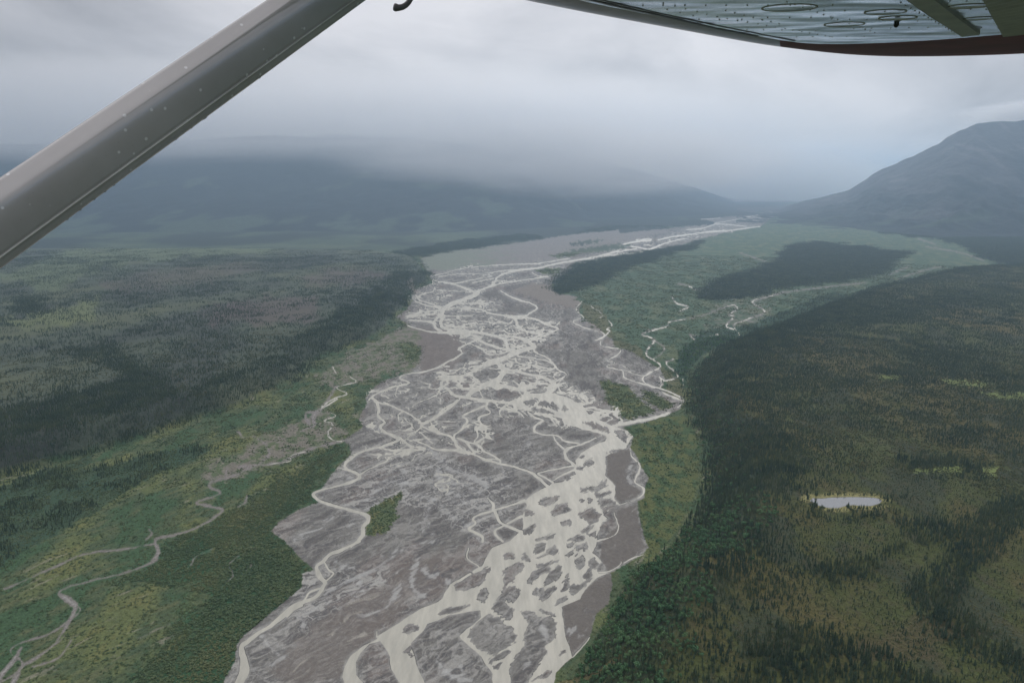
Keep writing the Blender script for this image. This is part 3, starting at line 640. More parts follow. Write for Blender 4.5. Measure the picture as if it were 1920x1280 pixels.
# final heights: flats undulate a little, channels are cut into the bed
gz = HZ.copy()
flatmask = (hR + hL < 0.5)
bank = -0.30 + np.clip(D, -3, 1.6) * 0.28
in_water_zone = D < 40
gz = np.where(flatmask, np.where(D < 1.6, bank, 0.15 + sstep(1.6, 12, D) * (0.5 + 0.5 * flat * (1 - gravel_m * 0.6))), gz + 0.2)
gz = np.where(flatmask & (D >= 1.6), gz + st3 * 0.25 * gravel_m, gz)
# ------------------------------------------------------------------ mesh helpers
def new_mesh(name, co, faces=None, quads=None):
    me = bpy.data.meshes.new(name)
    co = np.ascontiguousarray(co, f32)
    me.vertices.add(len(co)); me.vertices.foreach_set('co', co.ravel())
    if quads is not None:
        q = np.ascontiguousarray(quads, np.int32); n, kk = q.shape
        me.loops.add(n * kk); me.loops.foreach_set('vertex_index', q.ravel())
        me.polygons.add(n); me.polygons.foreach_set('loop_start', np.arange(0, n * kk, kk, dtype=np.int32))
        try: me.polygons.foreach_set('loop_total', np.full(n, kk, np.int32))
        except Exception: pass
        me.update(calc_edges=True)
    return me

def smooth(me, on=True):
    me.polygons.foreach_set('use_smooth', np.full(len(me.polygons), on, bool))

def color_attr(me, c, name='col', grain=None):
    a = me.attributes.new(name, 'FLOAT_COLOR', 'POINT')
    cc = np.ones((len(me.vertices), 4), f32); cc[:, :3] = c.reshape(-1, 3)
    if grain is not None: cc[:, 3] = grain.ravel()
    a.data.foreach_set('color', cc.ravel())

def link(name, me, mats=(), parent=None):
    o = bpy.data.objects.new(name, me); COL.objects.link(o)
    for m in mats: me.materials.append(m)
    if parent: o.parent = parent
    return o

def tag(o, label=None, cat=None, group=None, kind=None):
    if label: o['label'] = label
    if cat: o['category'] = cat
    if group: o['group'] = group
    if kind: o['kind'] = kind
    return o

def grid_quads(nr, nc):
    i = np.arange(nr * nc).reshape(nr, nc)
    return np.stack([i[:-1, :-1].ravel(), i[1:, :-1].ravel(), i[1:, 1:].ravel(), i[:-1, 1:].ravel()], 1)

def nodes(name):
    m = bpy.data.materials.new(name); m.use_nodes = True
    nt = m.node_tree; b = nt.nodes['Principled BSDF']
    return m, nt, b
def N(nt, t, **kw):
    n = nt.nodes.new(t)
    for k_, v_ in kw.items():
        if k_ in n.inputs.keys() if hasattr(n.inputs, 'keys') else False: n.inputs[k_].default_value = v_
        else: setattr(n, k_, v_)
    return n
def setin(n, **kw):
    for k_, v_ in kw.items(): n.inputs[k_.replace('_', ' ')].default_value = v_
    return n

# ground material: surveyed colour x fine procedural grain
def ground_mat(name, grain, bump, rough=0.95, spec=0.1):
    m, nt, b = nodes(name)
    at_ = nt.nodes.new('ShaderNodeAttribute'); at_.attribute_name = 'col'
    tc = nt.nodes.new('ShaderNodeNewGeometry')
    n1_ = nt.nodes.new('ShaderNodeTexNoise'); setin(n1_, Scale=grain, Detail=5.0, Roughness=0.65)
    nt.links.new(tc.outputs['Position'], n1_.inputs['Vector'])
    n2_ = nt.nodes.new('ShaderNodeTexNoise'); setin(n2_, Scale=grain * 3.1, Detail=4.0, Roughness=0.7)
    nt.links.new(tc.outputs['Position'], n2_.inputs['Vector'])
    mr0 = nt.nodes.new('ShaderNodeMapRange'); setin(mr0, From_Min=0.32, From_Max=0.68, To_Min=-0.26, To_Max=0.26)
    nt.links.new(n1_.outputs[0], mr0.inputs['Value'])
    mr1 = nt.nodes.new('ShaderNodeMapRange'); setin(mr1, From_Min=0.32, From_Max=0.68, To_Min=-0.30, To_Max=0.30)
    nt.links.new(n2_.outputs[0], mr1.inputs['Value'])
    sm = nt.nodes.new('ShaderNodeMath'); sm.operation = 'ADD'; nt.links.new(mr0.outputs[0], sm.inputs[0]); nt.links.new(mr1.outputs[0], sm.inputs[1])
    mr = nt.nodes.new('ShaderNodeMath'); mr.operation = 'MULTIPLY_ADD'; mr.inputs[2].default_value = 1.0
    nt.links.new(sm.outputs[0], mr.inputs[0]); nt.links.new(at_.outputs['Alpha'], mr.inputs[1])
    mx = nt.nodes.new('ShaderNodeVectorMath'); mx.operation = 'SCALE'
    nt.links.new(at_.outputs['Color'], mx.inputs[0]); nt.links.new(mr.outputs[0], mx.inputs['Scale'])
    nt.links.new(mx.outputs[0], b.inputs['Base Color'])
    b.inputs['Roughness'].default_value = rough
    b.inputs['Specular IOR Level'].default_value = spec
    if bump:
        bp = nt.nodes.new('ShaderNodeBump'); setin(bp, Strength=0.6, Distance=bump)
        nt.links.new(n1_.outputs[0], bp.inputs['Height']); nt.links.new(bp.outputs[0], b.inputs['Normal'])
    return m
M_GROUND = ground_mat('valley_ground', 0.22, 1.6)
me = new_mesh('valley_ground', np.stack([GX, GY, gz], -1).reshape(-1, 3), quads=grid_quads(NR, NC))
smooth(me); color_attr(me, C, grain=(0.35 + 0.65 * np.clip(1 - mg + barv, 0, 1)).astype(f32))
tag(link('ground', me, [M_GROUND]), 'valley floor of grey gravel bars, green brush flats and forested terraces', kind='structure')

# ground around and behind the aircraft, slightly lower, same valley
aa = np.linspace(0, 2 * math.pi, 181)[:-1]; rr_ = np.array([0.0, 200, 500, 900, 2000, 5000, 12000, 25000, 44000])
sk = [(r * math.cos(a), r * math.sin(a), -5.0) for r in rr_ for a in aa]
me = new_mesh('outer_ground', np.array(sk), quads=np.array([(i * 180 + j, (i + 1) * 180 + j, (i + 1) * 180 + (j + 1) % 180, i * 180 + (j + 1) % 180) for i in range(len(rr_) - 1) for j in range(180)]))
ca = np.zeros((len(sk), 3), f32); ca[:] = alb(60, 72, 56); color_attr(me, ca)
tag(link('outer_ground', me, [M_GROUND]), 'dark green brush country around the valley', kind='structure')

# water: one level sheet, the bed rises through it as bars and islands
m, nt, b = nodes('glacial_water')
geo = nt.nodes.new('ShaderNodeNewGeometry')
nz = nt.nodes.new('ShaderNodeTexNoise'); setin(nz, Scale=1.0, Detail=5.0, Roughness=0.62)
mpw = nt.nodes.new('ShaderNodeMapping'); mpw.inputs['Scale'].default_value = (0.085, 0.016, 1); mpw.inputs['Rotation'].default_value = (0, 0, 0.45)
nt.links.new(geo.outputs['Position'], mpw.inputs[0]); nt.links.new(mpw.outputs[0], nz.inputs['Vector'])
cr = nt.nodes.new('ShaderNodeValToRGB')
cr.color_ramp.elements[0].position = 0.35; cr.color_ramp.elements[0].color = (*alb(160, 158, 146), 1)
cr.color_ramp.elements[1].position = 0.65; cr.color_ramp.elements[1].color = (*alb(180, 177, 163), 1)
nt.links.new(nz.outputs[0], cr.inputs[0]); nt.links.new(cr.outputs[0], b.inputs['Base Color'])
setin(b, Roughness=0.5); b.inputs['Specular IOR Level'].default_value = 0.10
rp = nt.nodes.new('ShaderNodeTexNoise'); setin(rp, Scale=0.6, Detail=3.0); nt.links.new(geo.outputs['Position'], rp.inputs['Vector'])
bp = nt.nodes.new('ShaderNodeBump'); setin(bp, Strength=0.25, Distance=0.3); nt.links.new(rp.outputs[0], bp.inputs['Height']); nt.links.new(bp.outputs[0], b.inputs['Normal'])
M_WATER = m
wp = [(-400, 1448), (300, 1448), (1100, 1448), (1300, 1000), (1420, 700), (1600, 560), (1700, 420), (1700, 370), (700, 370), (600, 480), (400, 640), (-400, 1000)]
co = [(*ground(x_, y_), -0.30) for x_, y_ in wp]
me = bpy.data.meshes.new('river'); me.from_pydata([tuple(map(float, c_)) for c_ in co], [], [list(range(len(co)))[::-1]]); me.update()
tag(link('river', me, [M_WATER]), 'pale silty glacial river braiding through grey gravel', kind='structure')
# pond
m, nt, b = nodes('pond_water'); setin(b, Base_Color=(0.05, 0.06, 0.06, 1), Roughness=0.04); b.inputs['Specular IOR Level'].default_value = 1.0
b.inputs['Coat Weight'].default_value = 1.0; b.inputs['Coat IOR'].default_value = 2.2
me = bpy.data.meshes.new('pond'); me.from_pydata([(float(x_), float(y_), ZPOND - 0.12) for x_, y_ in
     [(pc[0] + (q[0] - pc[0]) * 1.06, pc[1] + (q[1] - pc[1]) * 1.06) for q in PONDW]], [], [list(range(len(PONDW)))[::-1]]); me.update()
tag(link('pond', me, [m]), 'small still pond reflecting the sky on the right terrace', kind='structure')

# ------------------------------------------------------------------ vegetation
AREA = np.abs(np.gradient(GX, axis=1) * np.gradient(GY, axis=0))
dry_land = (D > 3) & (creek > 2)
NG = fbm(GX / 55, GY / 55, 4, 501); NG2 = fbm(GX / 260, GY / 260, 4, 505)
rt_in = (dR > 6); lt_in = (dL > 3)
# -- spruce density (trees per square metre)
ds = np.zeros(PX.shape, f32)
edge = sstep(300, 60, dR + NG2 * 200)
dsR = 0.017 + 0.014 * sstep(-0.1, 0.25, NG + NG2 * 0.6) + 0.045 * edge
darkR = np.zeros(PX.shape, f32)
for i, p in enumerate([[(1925,925),(1860,940),(1800,1010),(1740,1060),(1690,1110),(1730,1170),(1800,1230),(1900,1262),(2100,1300),(2200,1200),(1980,1240),(1870,1200),(1800,1140),(1830,1070),(1900,1000),(2000,940)],
     [(1450,1170),(1560,1180),(1700,1240),(1800,1290),(1500,1330),(1380,1290),(1400,1220)], [(1640,694),(1760,700),(1930,712),(1930,733),(1840,722),(1700,712)], [(1680,862),(1780,856),(1860,872),(1840,890),(1700,884)],
     [(1700,640),(1830,655),(1870,690),(1800,690),(1700,670)], [(1660,975),(1900,975),(1860,1010),(1740,1020)], [(1480,700),(1600,715),(1560,730),(1460,720)], [(1400,560+60),(1600,575),(1900,530),(1900,560),(1620,610),(1450,660)],
     [(1430,860),(1500,870),(1490,885),(1430,880)], [(1500,925),(1520,920),(1530,955),(1560,962),(1640,955),(1670,945),(1660,925),(1690,930),(1680,960),(1600,975),(1510,965)], [(1530,1060),(1640,1040),(1700,1010),(1640,1080),(1560,1100)]]):
    darkR = np.maximum(darkR, pmask(p, 14, 34, 20, 511 + i, SX, SY, 90))
dsR = dsR + darkR * 0.038
bogs = np.zeros(PX.shape, f32)
for i, p in enumerate([[(1645,703),(1690,703),(1692,712),(1650,714)], [(1762,712),(1850,713),(1852,724),(1790,724)], [(1840,735),(1960,738),(1960,752),(1860,746)], [(1840,876),(1872,876),(1870,892),(1842,890)], [(1705,880),(1800,872),(1805,886),(1715,886)]]):
    bogs = np.maximum(bogs, pmask(p, 2, 3, 10, 331 + i, SX, SY, 70))
dsR *= (1 - 0.93 * bogs)
dsR = np.where(sp < 30, 0.012 + 0.075 * sstep(8, 2.5, np.abs(sp - 9)) * sstep(-0.2, 0.15, NG), dsR) * sstep(0.3, 1.2, sp)
low_bluff = sstep(960, 1030, PY) * sstep(150, 90, dR + NG * 80)          # alder slope
dsR = dsR * (1 - 0.75 * low_bluff) * (0.3 + 0.7 * sstep(6, 40, dR))
ds = np.where(rt_in, dsR, ds)
edgeL = sstep(560, 150, dL + NG2 * 380)
bandL = np.zeros(PX.shape, f32)
for i, p in enumerate([[(-200,800),(0,765),(170,730),(250,700),(330,740),(460,690),(640,590),(740,520),(800,505),(800,540),(640,660),(360,800),(0,905),(-200,950)]]):
    bandL = np.maximum(bandL, pmask(p, 6, 30, 40, 531, SX, SY, 90))
patL = np.maximum(pmask([(20,555),(100,555),(60,590),(20,580)], 5, 20, 20, 533, SX, SY, 60), pmask([(120,660),(200,640),(300,700),(330,730),(200,690)], 8, 24, 30, 535, SX, SY, 60))
dsL = 0.006 + 0.007 * sstep(0, 0.2, -n4 + 0.3 * NG) + 0.05 * bandL + 0.035 * patL + 0.004 * edgeL
dsL = dsL * sstep(476, 500, PY + NG * 40)
ds = np.where(lt_in, dsL, ds)
ds = np.where((hR + hL) < 0.5, s1 * sstep(-0.12, 0.12, NG) * 0.045 + fo * 0.05 + al_e * 0.01, ds)
ds = np.where(dry_land | (fo > 0.3) | rt_in | lt_in, ds, 0)
# -- broadleaf trees (alder and poplar slopes)
db = np.where(rt_in, low_bluff * 0.028 + sstep(120, 30, dR) * sstep(520, 600, PY) * 0.006, 0)
db = np.where((hR < 1) & (hL < 1), al_e * 0.012 + thc * 0.0 + eye * 0.0006, db)
db = np.where(dry_land | rt_in, db, 0)
# -- shrubs (thickets and mats on the flats, moss-heath scrub on the terraces)
dsh = np.zeros(PX.shape, f32)
flats = (hR < 1) & (hL < 1) & dry_land
vegf = (1 - mg) * (1 - spar * 0.6) * (1 - tan_m)
dsh = np.where(flats, vegf * (0.020 + 0.03 * sstep(-0.1, 0.2, n2) + th * 0.09 + s1 * 0.03 + thc * 0.03) + barv * 0.05, 0)
dsh = np.where(rt_in | lt_in, np.where(lt_in, 0.02, 0.055) * (RR < 2500) * (sp > 3) + 0.03 * low_bluff, dsh)

def scatter(dens, rmin, rmax, per=1.0, xmin=-230, xmax=2150, thin=1.0):
    m = (RR >= rmin) & (RR < rmax) & (PX > xmin) & (PX < xmax) & (dens > 0)
    lam = np.where(m, dens * AREA / per * thin, 0)
    n = rng.poisson(lam)
    r, c = np.nonzero(n); cnt = n[r, c]
    r = np.repeat(r, cnt); c = np.repeat(c, cnt)
    fr = r + rng.random(len(r)) - 0.5; fc = c + rng.random(len(c)) - 0.5
    fr = np.clip(fr, 0, NR - 1.01); fc = np.clip(fc, 0, NC - 1.01)
    r0 = fr.astype(int); c0 = fc.astype(int); u = fc - c0; v = fr - r0
    def s(A): return (A[r0, c0] * (1 - u) + A[r0, c0 + 1] * u) * (1 - v) + (A[r0 + 1, c0] * (1 - u) + A[r0 + 1, c0 + 1] * u) * v
    return s(GX), s(GY), s(gz), r0, c0

def spruce_geo(rs, tiers=6, arms=7, h=1.0, rad=0.13, x0=0, y0=0, z0=0, trunk=True):
    """spire-shaped spruce of drooping ragged skirts; unit height"""
    V, F, Mx = [], [], []
    lean = rs.uniform(-0.02, 0.02, 2)
    for t in range(tiers):
        f0 = t / tiers
        zb = h * (0.06 + 0.86 * f0); zt = min(h, zb + h * (1.55 / tiers))
        rb = rad * h * (1 - f0) ** 0.85 * rs.uniform(0.75, 1.2) + 0.012 * h
        a0 = rs.uniform(0, 6.28); apex = len(V)
        V.append((x0 + lean[0] * zt, y0 + lean[1] * zt, z0 + zt))
        ring = []
        for k in range(arms * 2):
            a = a0 + math.pi * k / arms
            rr = rb * (rs.uniform(0.8, 1.3) if k % 2 == 0 else rs.uniform(0.35, 0.6))
            dz = -0.03 * h if k % 2 == 0 else 0.03 * h
            ring.append(len(V)); V.append((x0 + math.cos(a) * rr + lean[0] * zb, y0 + math.sin(a) * rr + lean[1] * zb, z0 + zb + dz * rs.uniform(0.3, 1.6)))
        for k in range(arms * 2):
            F.append((apex, ring[k], ring[(k + 1) % (arms * 2)])); Mx.append(0)
    if trunk:
        b = len(V); q = 0.012 * h
        for k in range(4): V.append((x0 + q * math.cos(k * 1.57), y0 + q * math.sin(k * 1.57), z0 - 0.06 * h))
        V.append((x0, y0, z0 + 0.5 * h))
        for k in range(4): F.append((b + k, b + (k + 1) % 4, b + 4)); Mx.append(1)
    return V, F, Mx

def leafy_geo(rs, n=150, rx=0.42, z0=0.25, z1=1.0, leaf=0.10, trunk=True, lumps=5):
    V, F, Mx = [], [], []
    cs = [(rs.uniform(-.22, .22), rs.uniform(-.22, .22), rs.uniform(z0 + .2, z1 - .22), rs.uniform(.18, .30)) for _ in range(lumps)]
    for i in range(n):
        c = cs[i % lumps]
        d = rs.normal(size=3); d /= np.linalg.norm(d); d[2] = abs(d[2]) * 0.9 - 0.15 if rs.random() < .8 else d[2]
        p = np.array(c[:3]) + d * c[3] * rs.uniform(0.75, 1.12)
        a = rs.normal(size=3); a -= a.dot(d) * d * 0.7; a /= np.linalg.norm(a); b = np.cross(d, a); s = leaf * rs.uniform(0.6, 1.3)
        k = len(V); V += [tuple(p + a * s), tuple(p - a * s * .6 + b * s), tuple(p - a * s * .6 - b * s)]; F.append((k, k + 1, k + 2)); Mx.append(0)
    if trunk:
        b = len(V); q = 0.02
        for k in range(4): V.append((q * math.cos(k * 1.57), q * math.sin(k * 1.57), -0.05))
        V.append((0, 0, 0.7))
        for k in range(4): F.append((b + k, b + (k + 1) % 4, b + 4)); Mx.append(1)
    return V, F, Mx

def merge(parts):
    V, F, Mx = [], [], []
    for v, f, m in parts:
        o = len(V); V += v; F += [tuple(i + o for i in t) for t in f]; Mx += m
    return V, F, Mx

def leaf_mat(name, c1, c2, c3, nscale=0.02, isl=True):
    m, nt, b = nodes(name)
    geo = nt.nodes.new('ShaderNodeNewGeometry'); oi = nt.nodes.new('ShaderNodeObjectInfo')
    nz = nt.nodes.new('ShaderNodeTexNoise'); setin(nz, Scale=nscale, Detail=3.0); nt.links.new(geo.outputs['Position'], nz.inputs['Vector'])
    ad = nt.nodes.new('ShaderNodeMath'); ad.operation = 'MULTIPLY_ADD'; ad.inputs[1].default_value = 0.28
    nt.links.new(oi.outputs['Random'], ad.inputs[0])
    s2 = nt.nodes.new('ShaderNodeMath'); s2.operation = 'MULTIPLY_ADD'; s2.inputs[1].default_value = 1.7; s2.inputs[2].default_value = -0.62
    nt.links.new(nz.outputs[0], s2.inputs[0]); nt.links.new(s2.outputs[0], ad.inputs[2])
    ad2 = nt.nodes.new('ShaderNodeMath'); ad2.operation = 'MULTIPLY_ADD'; ad2.inputs[1].default_value = 0.30
    nt.links.new(geo.outputs['Random Per Island'], ad2.inputs[0]); nt.links.new(ad.outputs[0], ad2.inputs[2])
    cr = nt.nodes.new('ShaderNodeValToRGB'); e = cr.color_ramp
    e.elements[0].position = 0.1; e.elements[0].color = (*c1, 1); e.elements[1].position = 0.95; e.elements[1].color = (*c3, 1)
    q = e.elements.new(0.5); q.color = (*c2, 1)
    nt.links.new(ad2.outputs[0], cr.inputs[0]); nt.links.new(cr.outputs[0], b.inputs['Base Color'])
    setin(b, Roughness=0.8); b.inputs['Specular IOR Level'].default_value = 0.2
    return m
M_SPR = leaf_mat('spruce_needles', (0.028, 0.056, 0.036), (0.046, 0.080, 0.046), (0.088, 0.115, 0.054))
M_ALD = leaf_mat('alder_leaves', (0.056, 0.130, 0.062), (0.090, 0.190, 0.085), (0.145, 0.235, 0.10))
M_SHR = leaf_mat('willow_leaves', (0.066, 0.114, 0.056), (0.096, 0.142, 0.066), (0.142, 0.165, 0.074), 0.012)
M_HEA = leaf_mat('heath_scrub', (0.060, 0.085, 0.034), (0.090, 0.106, 0.042), (0.130, 0.126, 0.050), 0.01)
m, nt, b = nodes('bark'); nz = nt.nodes.new('ShaderNodeTexNoise'); setin(nz, Scale=9.0, Detail=4.0)
cr = nt.nodes.new('ShaderNodeValToRGB'); cr.color_ramp.elements[0].color = (0.03, 0.026, 0.022, 1); cr.color_ramp.elements[1].color = (0.12, 0.10, 0.085, 1)
nt.links.new(nz.outputs[0], cr.inputs[0]); nt.links.new(cr.outputs[0], b.inputs['Base Color']); setin(b, Roughness=0.9); M_BARK = m

def field_object(name, label, mats, temps, pts, kinds, scs, rzs):
    """one mesh holding loose points and its own leaf/tree templates; a node group sets a template on every point"""
    V = []; tm = []; pk = []; Fs = []; Mx = []
    for k, (v, f, mx) in enumerate(temps):
        o = len(V); V += v; tm += [k + 1] * len(v); Fs += [tuple(i + o for i in t) for t in f]; Mx += mx
    nT = len(V); nP = len(pts)
    co = np.concatenate([np.array(V, f32), pts.astype(f32)])
    me = new_mesh(name, co, quads=np.array(Fs, np.int32))
    me.polygons.foreach_set('material_index', np.array(Mx, np.int32))
    def att(n, t, a):
        q = me.attributes.new(n, t, 'POINT'); q.data.foreach_set('vector' if t == 'FLOAT_VECTOR' else 'value', np.ascontiguousarray(a, f32).ravel())
    att('tm', 'FLOAT', np.concatenate([np.array(tm), np.zeros(nP)])); att('pk', 'FLOAT', np.concatenate([np.full(nT, -1), kinds]))
    att('sc', 'FLOAT_VECTOR', np.concatenate([np.ones((nT, 3)), scs])); att('rz', 'FLOAT', np.concatenate([np.zeros(nT), rzs]))
    o = link(name, me, mats)
    ng = bpy.data.node_groups.new(name + '_scatter', 'GeometryNodeTree')
    ng.interface.new_socket('Geometry', in_out='INPUT', socket_type='NodeSocketGeometry'); ng.interface.new_socket('Geometry', in_out='OUTPUT', socket_type='NodeSocketGeometry')
    gi = ng.nodes.new('NodeGroupInput'); go = ng.nodes.new('NodeGroupOutput'); L = ng.links.new
    def attr(n, t='FLOAT'):
        a = ng.nodes.new('GeometryNodeInputNamedAttribute'); a.data_type = t; a.inputs['Name'].default_value = n; return a.outputs['Attribute']
    def cmp(x_, val):
        c = ng.nodes.new('FunctionNodeCompare'); c.data_type = 'FLOAT'; c.operation = 'EQUAL'; c.inputs['Epsilon'].default_value = 0.4
        L(x_, c.inputs[0]); c.inputs[1].default_value = val; return c.outputs['Result']
    jn = ng.nodes.new('GeometryNodeJoinGeometry')
    cx = ng.nodes.new('ShaderNodeCombineXYZ'); L(attr('rz'), cx.inputs['Z'])
    for k in range(len(temps)):
        s = ng.nodes.new('GeometryNodeSeparateGeometry'); s.domain = 'POINT'; L(gi.outputs[0], s.inputs['Geometry']); L(cmp(attr('tm'), k + 1), s.inputs['Selection'])
        p = ng.nodes.new('GeometryNodeMeshToPoints'); L(gi.outputs[0], p.inputs['Mesh']); L(cmp(attr('pk'), k), p.inputs['Selection'])
        i = ng.nodes.new('GeometryNodeInstanceOnPoints'); L(p.outputs[0], i.inputs['Points']); L(s.outputs[0], i.inputs['Instance'])
        L(attr('sc', 'FLOAT_VECTOR'), i.inputs['Scale']); L(cx.outputs[0], i.inputs['Rotation']); L(i.outputs[0], jn.inputs[0])
    L(jn.outputs[0], go.inputs[0])
    md = o.modifiers.new('scatter', 'NODES'); md.node_group = ng
    return tag(o, label, kind='stuff')

rs = np.random.RandomState(4)
R1, R2 = 1500, 3600
# near spruces: singles
SV = [spruce_geo(rs, 7, 7, 1, rs.uniform(0.11, 0.17)) for _ in range(5)]
x, y, z, r0, c0 = scatter(ds, 0, R1)
tall = 3.5 + 4.6 * np.clip(edge + darkR, 0, 1)[r0, c0] * (rt_in[r0, c0]) + 2.0 * (s1[r0, c0] > 0.4)
hts = tall * np.exp(rng.normal(0, 0.27, len(x)))
wd = hts * rng.uniform(0.85, 1.35, len(x)) * np.clip(1.35 - hts / 30, .8, 1.3)
kd = rng.integers(0, 5, len(x)); rz = rng.random(len(x)) * 6.28
sx, sy = project(x, y, z); ap = hts / np.sqrt(x * x + y * y + (H - z) ** 2)
inv = (sx > 6) & (sx < 1914) & (sy > 40) & (sy < 1276)
# the 300 spruces that show largest stand as objects of their own, with the ones round the pond
pond_d = np.hypot(x - pc[0], y - pc[1])
score = np.where(inv, ap + 0.004 * (pond_d < 75), -1)
top = np.argsort(-score)[:300]
spr_mesh = []
for k, (v, f, mx) in enumerate(SV):
    me = bpy.data.meshes.new('spruce_tree'); me.from_pydata(v, [], f); me.materials.append(M_SPR); me.materials.append(M_BARK)
    me.polygons.foreach_set('material_index', mx); me.update(); spr_mesh.append(me)
def zone(sx_, sy_, pd):
    if pd < 75: return 'slender dark spruce standing at the shore of the small pond', 'spruces round the small pond'
    if sx_ < 900: return 'dark spruce on the brush flats left of the river', 'spruces on the left flats'
    if sx_ > 1650: return 'dark spruce in the woods at the lower right of the terrace', 'spruces at the lower right of the terrace'
    if sx_ > 1380: return 'dark spruce on the mossy terrace below the small pond', 'spruces on the terrace below the pond'
    return 'dark spruce on the terrace slope beside the gravel river', 'spruces on the slope beside the river'
protos = [bpy.data.objects.new('spruce_tree', me_) for me_ in spr_mesh]
used = set()
def place(protos, k, loc, sc, rot, lab, cat, grp):
    o = protos[k] if k not in used else protos[k].copy()
    used.add(k); COL.objects.link(o)
    o.location = loc; o.scale = sc; o.rotation_euler = (0, 0, rot); tag(o, lab, cat, grp); return o
for i in top:
    lab, grp = zone(sx[i], sy[i], pond_d[i])
    place(protos, int(kd[i]), (x[i], y[i], z[i] - 0.1), (wd[i], wd[i], hts[i]), rz[i], lab, 'tree', grp)
rest = np.ones(len(x), bool); rest[top] = False
P = [np.stack([x, y, z - 0.1], 1)[rest]]; KD = [kd[rest]]; SC = [np.stack([wd, wd, hts], 1)[rest]]; RZ = [rz[rest]]
n_near = rest.sum()
# farther woods: stands of 9 and of 40 trees
def stand(n, R, tiers, arms):
    return merge([spruce_geo(rs, tiers, arms, rs.uniform(0.65, 1.25), rs.uniform(0.12, 0.19), *((lambda a, r: (r * math.cos(a), r * math.sin(a)))(rs.uniform(0, 6.28), R * math.sqrt(rs.uniform(0, 1)))), 0, False) for _ in range(n)])
TMP = SV + [stand(9, 24 / 7, 4, 5) for _ in range(3)] + [stand(36, 62 / 7, 3, 4) for _ in range(3)]
for (a, b_, per, k0, dz) in ((R1, R2, 9, 5, -0.2), (R2, 9500, 36, 8, -0.4)):
    x, y, z, r0, c0 = scatter(ds, a, b_, per)
    s = 6.6 * rng.uniform(0.8, 1.25, len(x)) * (1 + 0.25 * (edge[r0, c0] > .5))
    P.append(np.stack([x, y, z + dz], 1)); KD.append(rng.integers(k0, k0 + 3, len(x))); SC.append(np.stack([np.full(len(x), 7.0)] * 2 + [s], 1)); RZ.append(rng.random(len(x)) * 6.28)
field_object('spruce_forest', 'dark spruce woods covering the terraces on both sides', [M_SPR, M_BARK], TMP, np.concatenate(P), np.concatenate(KD), np.concatenate(SC), np.concatenate(RZ))
print('spruce', n_near, [len(p) for p in P])
# broadleaf trees
AV = [leafy_geo(rs, 170) for _ in range(4)]
x, y, z, r0, c0 = scatter(db, 0, 2600)
hts = 5.0 * np.exp(rng.normal(0, 0.3, len(x))); wd = hts * rng.uniform(0.9, 1.3, len(x)); kd = rng.integers(0, 4, len(x)); rz = rng.random(len(x)) * 6.28
sx, sy = project(x, y, z); ap = hts / np.sqrt(x * x + y * y + (H - z) ** 2); inv = (sx > 6) & (sx < 1914) & (sy < 1276)
top = np.argsort(-np.where(inv, ap, -1))[:300]
protos = []
for v, f, mx in AV:
    me = bpy.data.meshes.new('alder_tree'); me.from_pydata(v, [], f); me.materials.append(M_ALD); me.materials.append(M_BARK); me.polygons.foreach_set('material_index', mx); me.update()
    protos.append(bpy.data.objects.new('alder_tree', me))
used = set()
for i in top:
    if sx[i] < 1180: lab, grp = 'round green alder low on the bank at the bottom of the river', 'alders low on the river bank'
    elif sx[i] < 1320: lab, grp = 'round green alder on the middle of the slope beside the spruces', 'alders on the middle of the slope'
    else: lab, grp = 'round green alder among the spruces on top of the slope', 'alders on top of the slope'
    place(protos, int(kd[i]), (x[i], y[i], z[i] - 0.3), (wd[i], wd[i], hts[i]), rz[i], lab, 'tree', grp)
rest = np.ones(len(x), bool); rest[top] = False
field_object('alder_thicket', 'bright green alder woods on the slope above the right river bank', [M_ALD, M_BARK], AV, np.stack([x, y, z - 0.3], 1)[rest], kd[rest], np.stack([wd, wd, hts], 1)[rest], rz[rest])
print('alder', len(x))
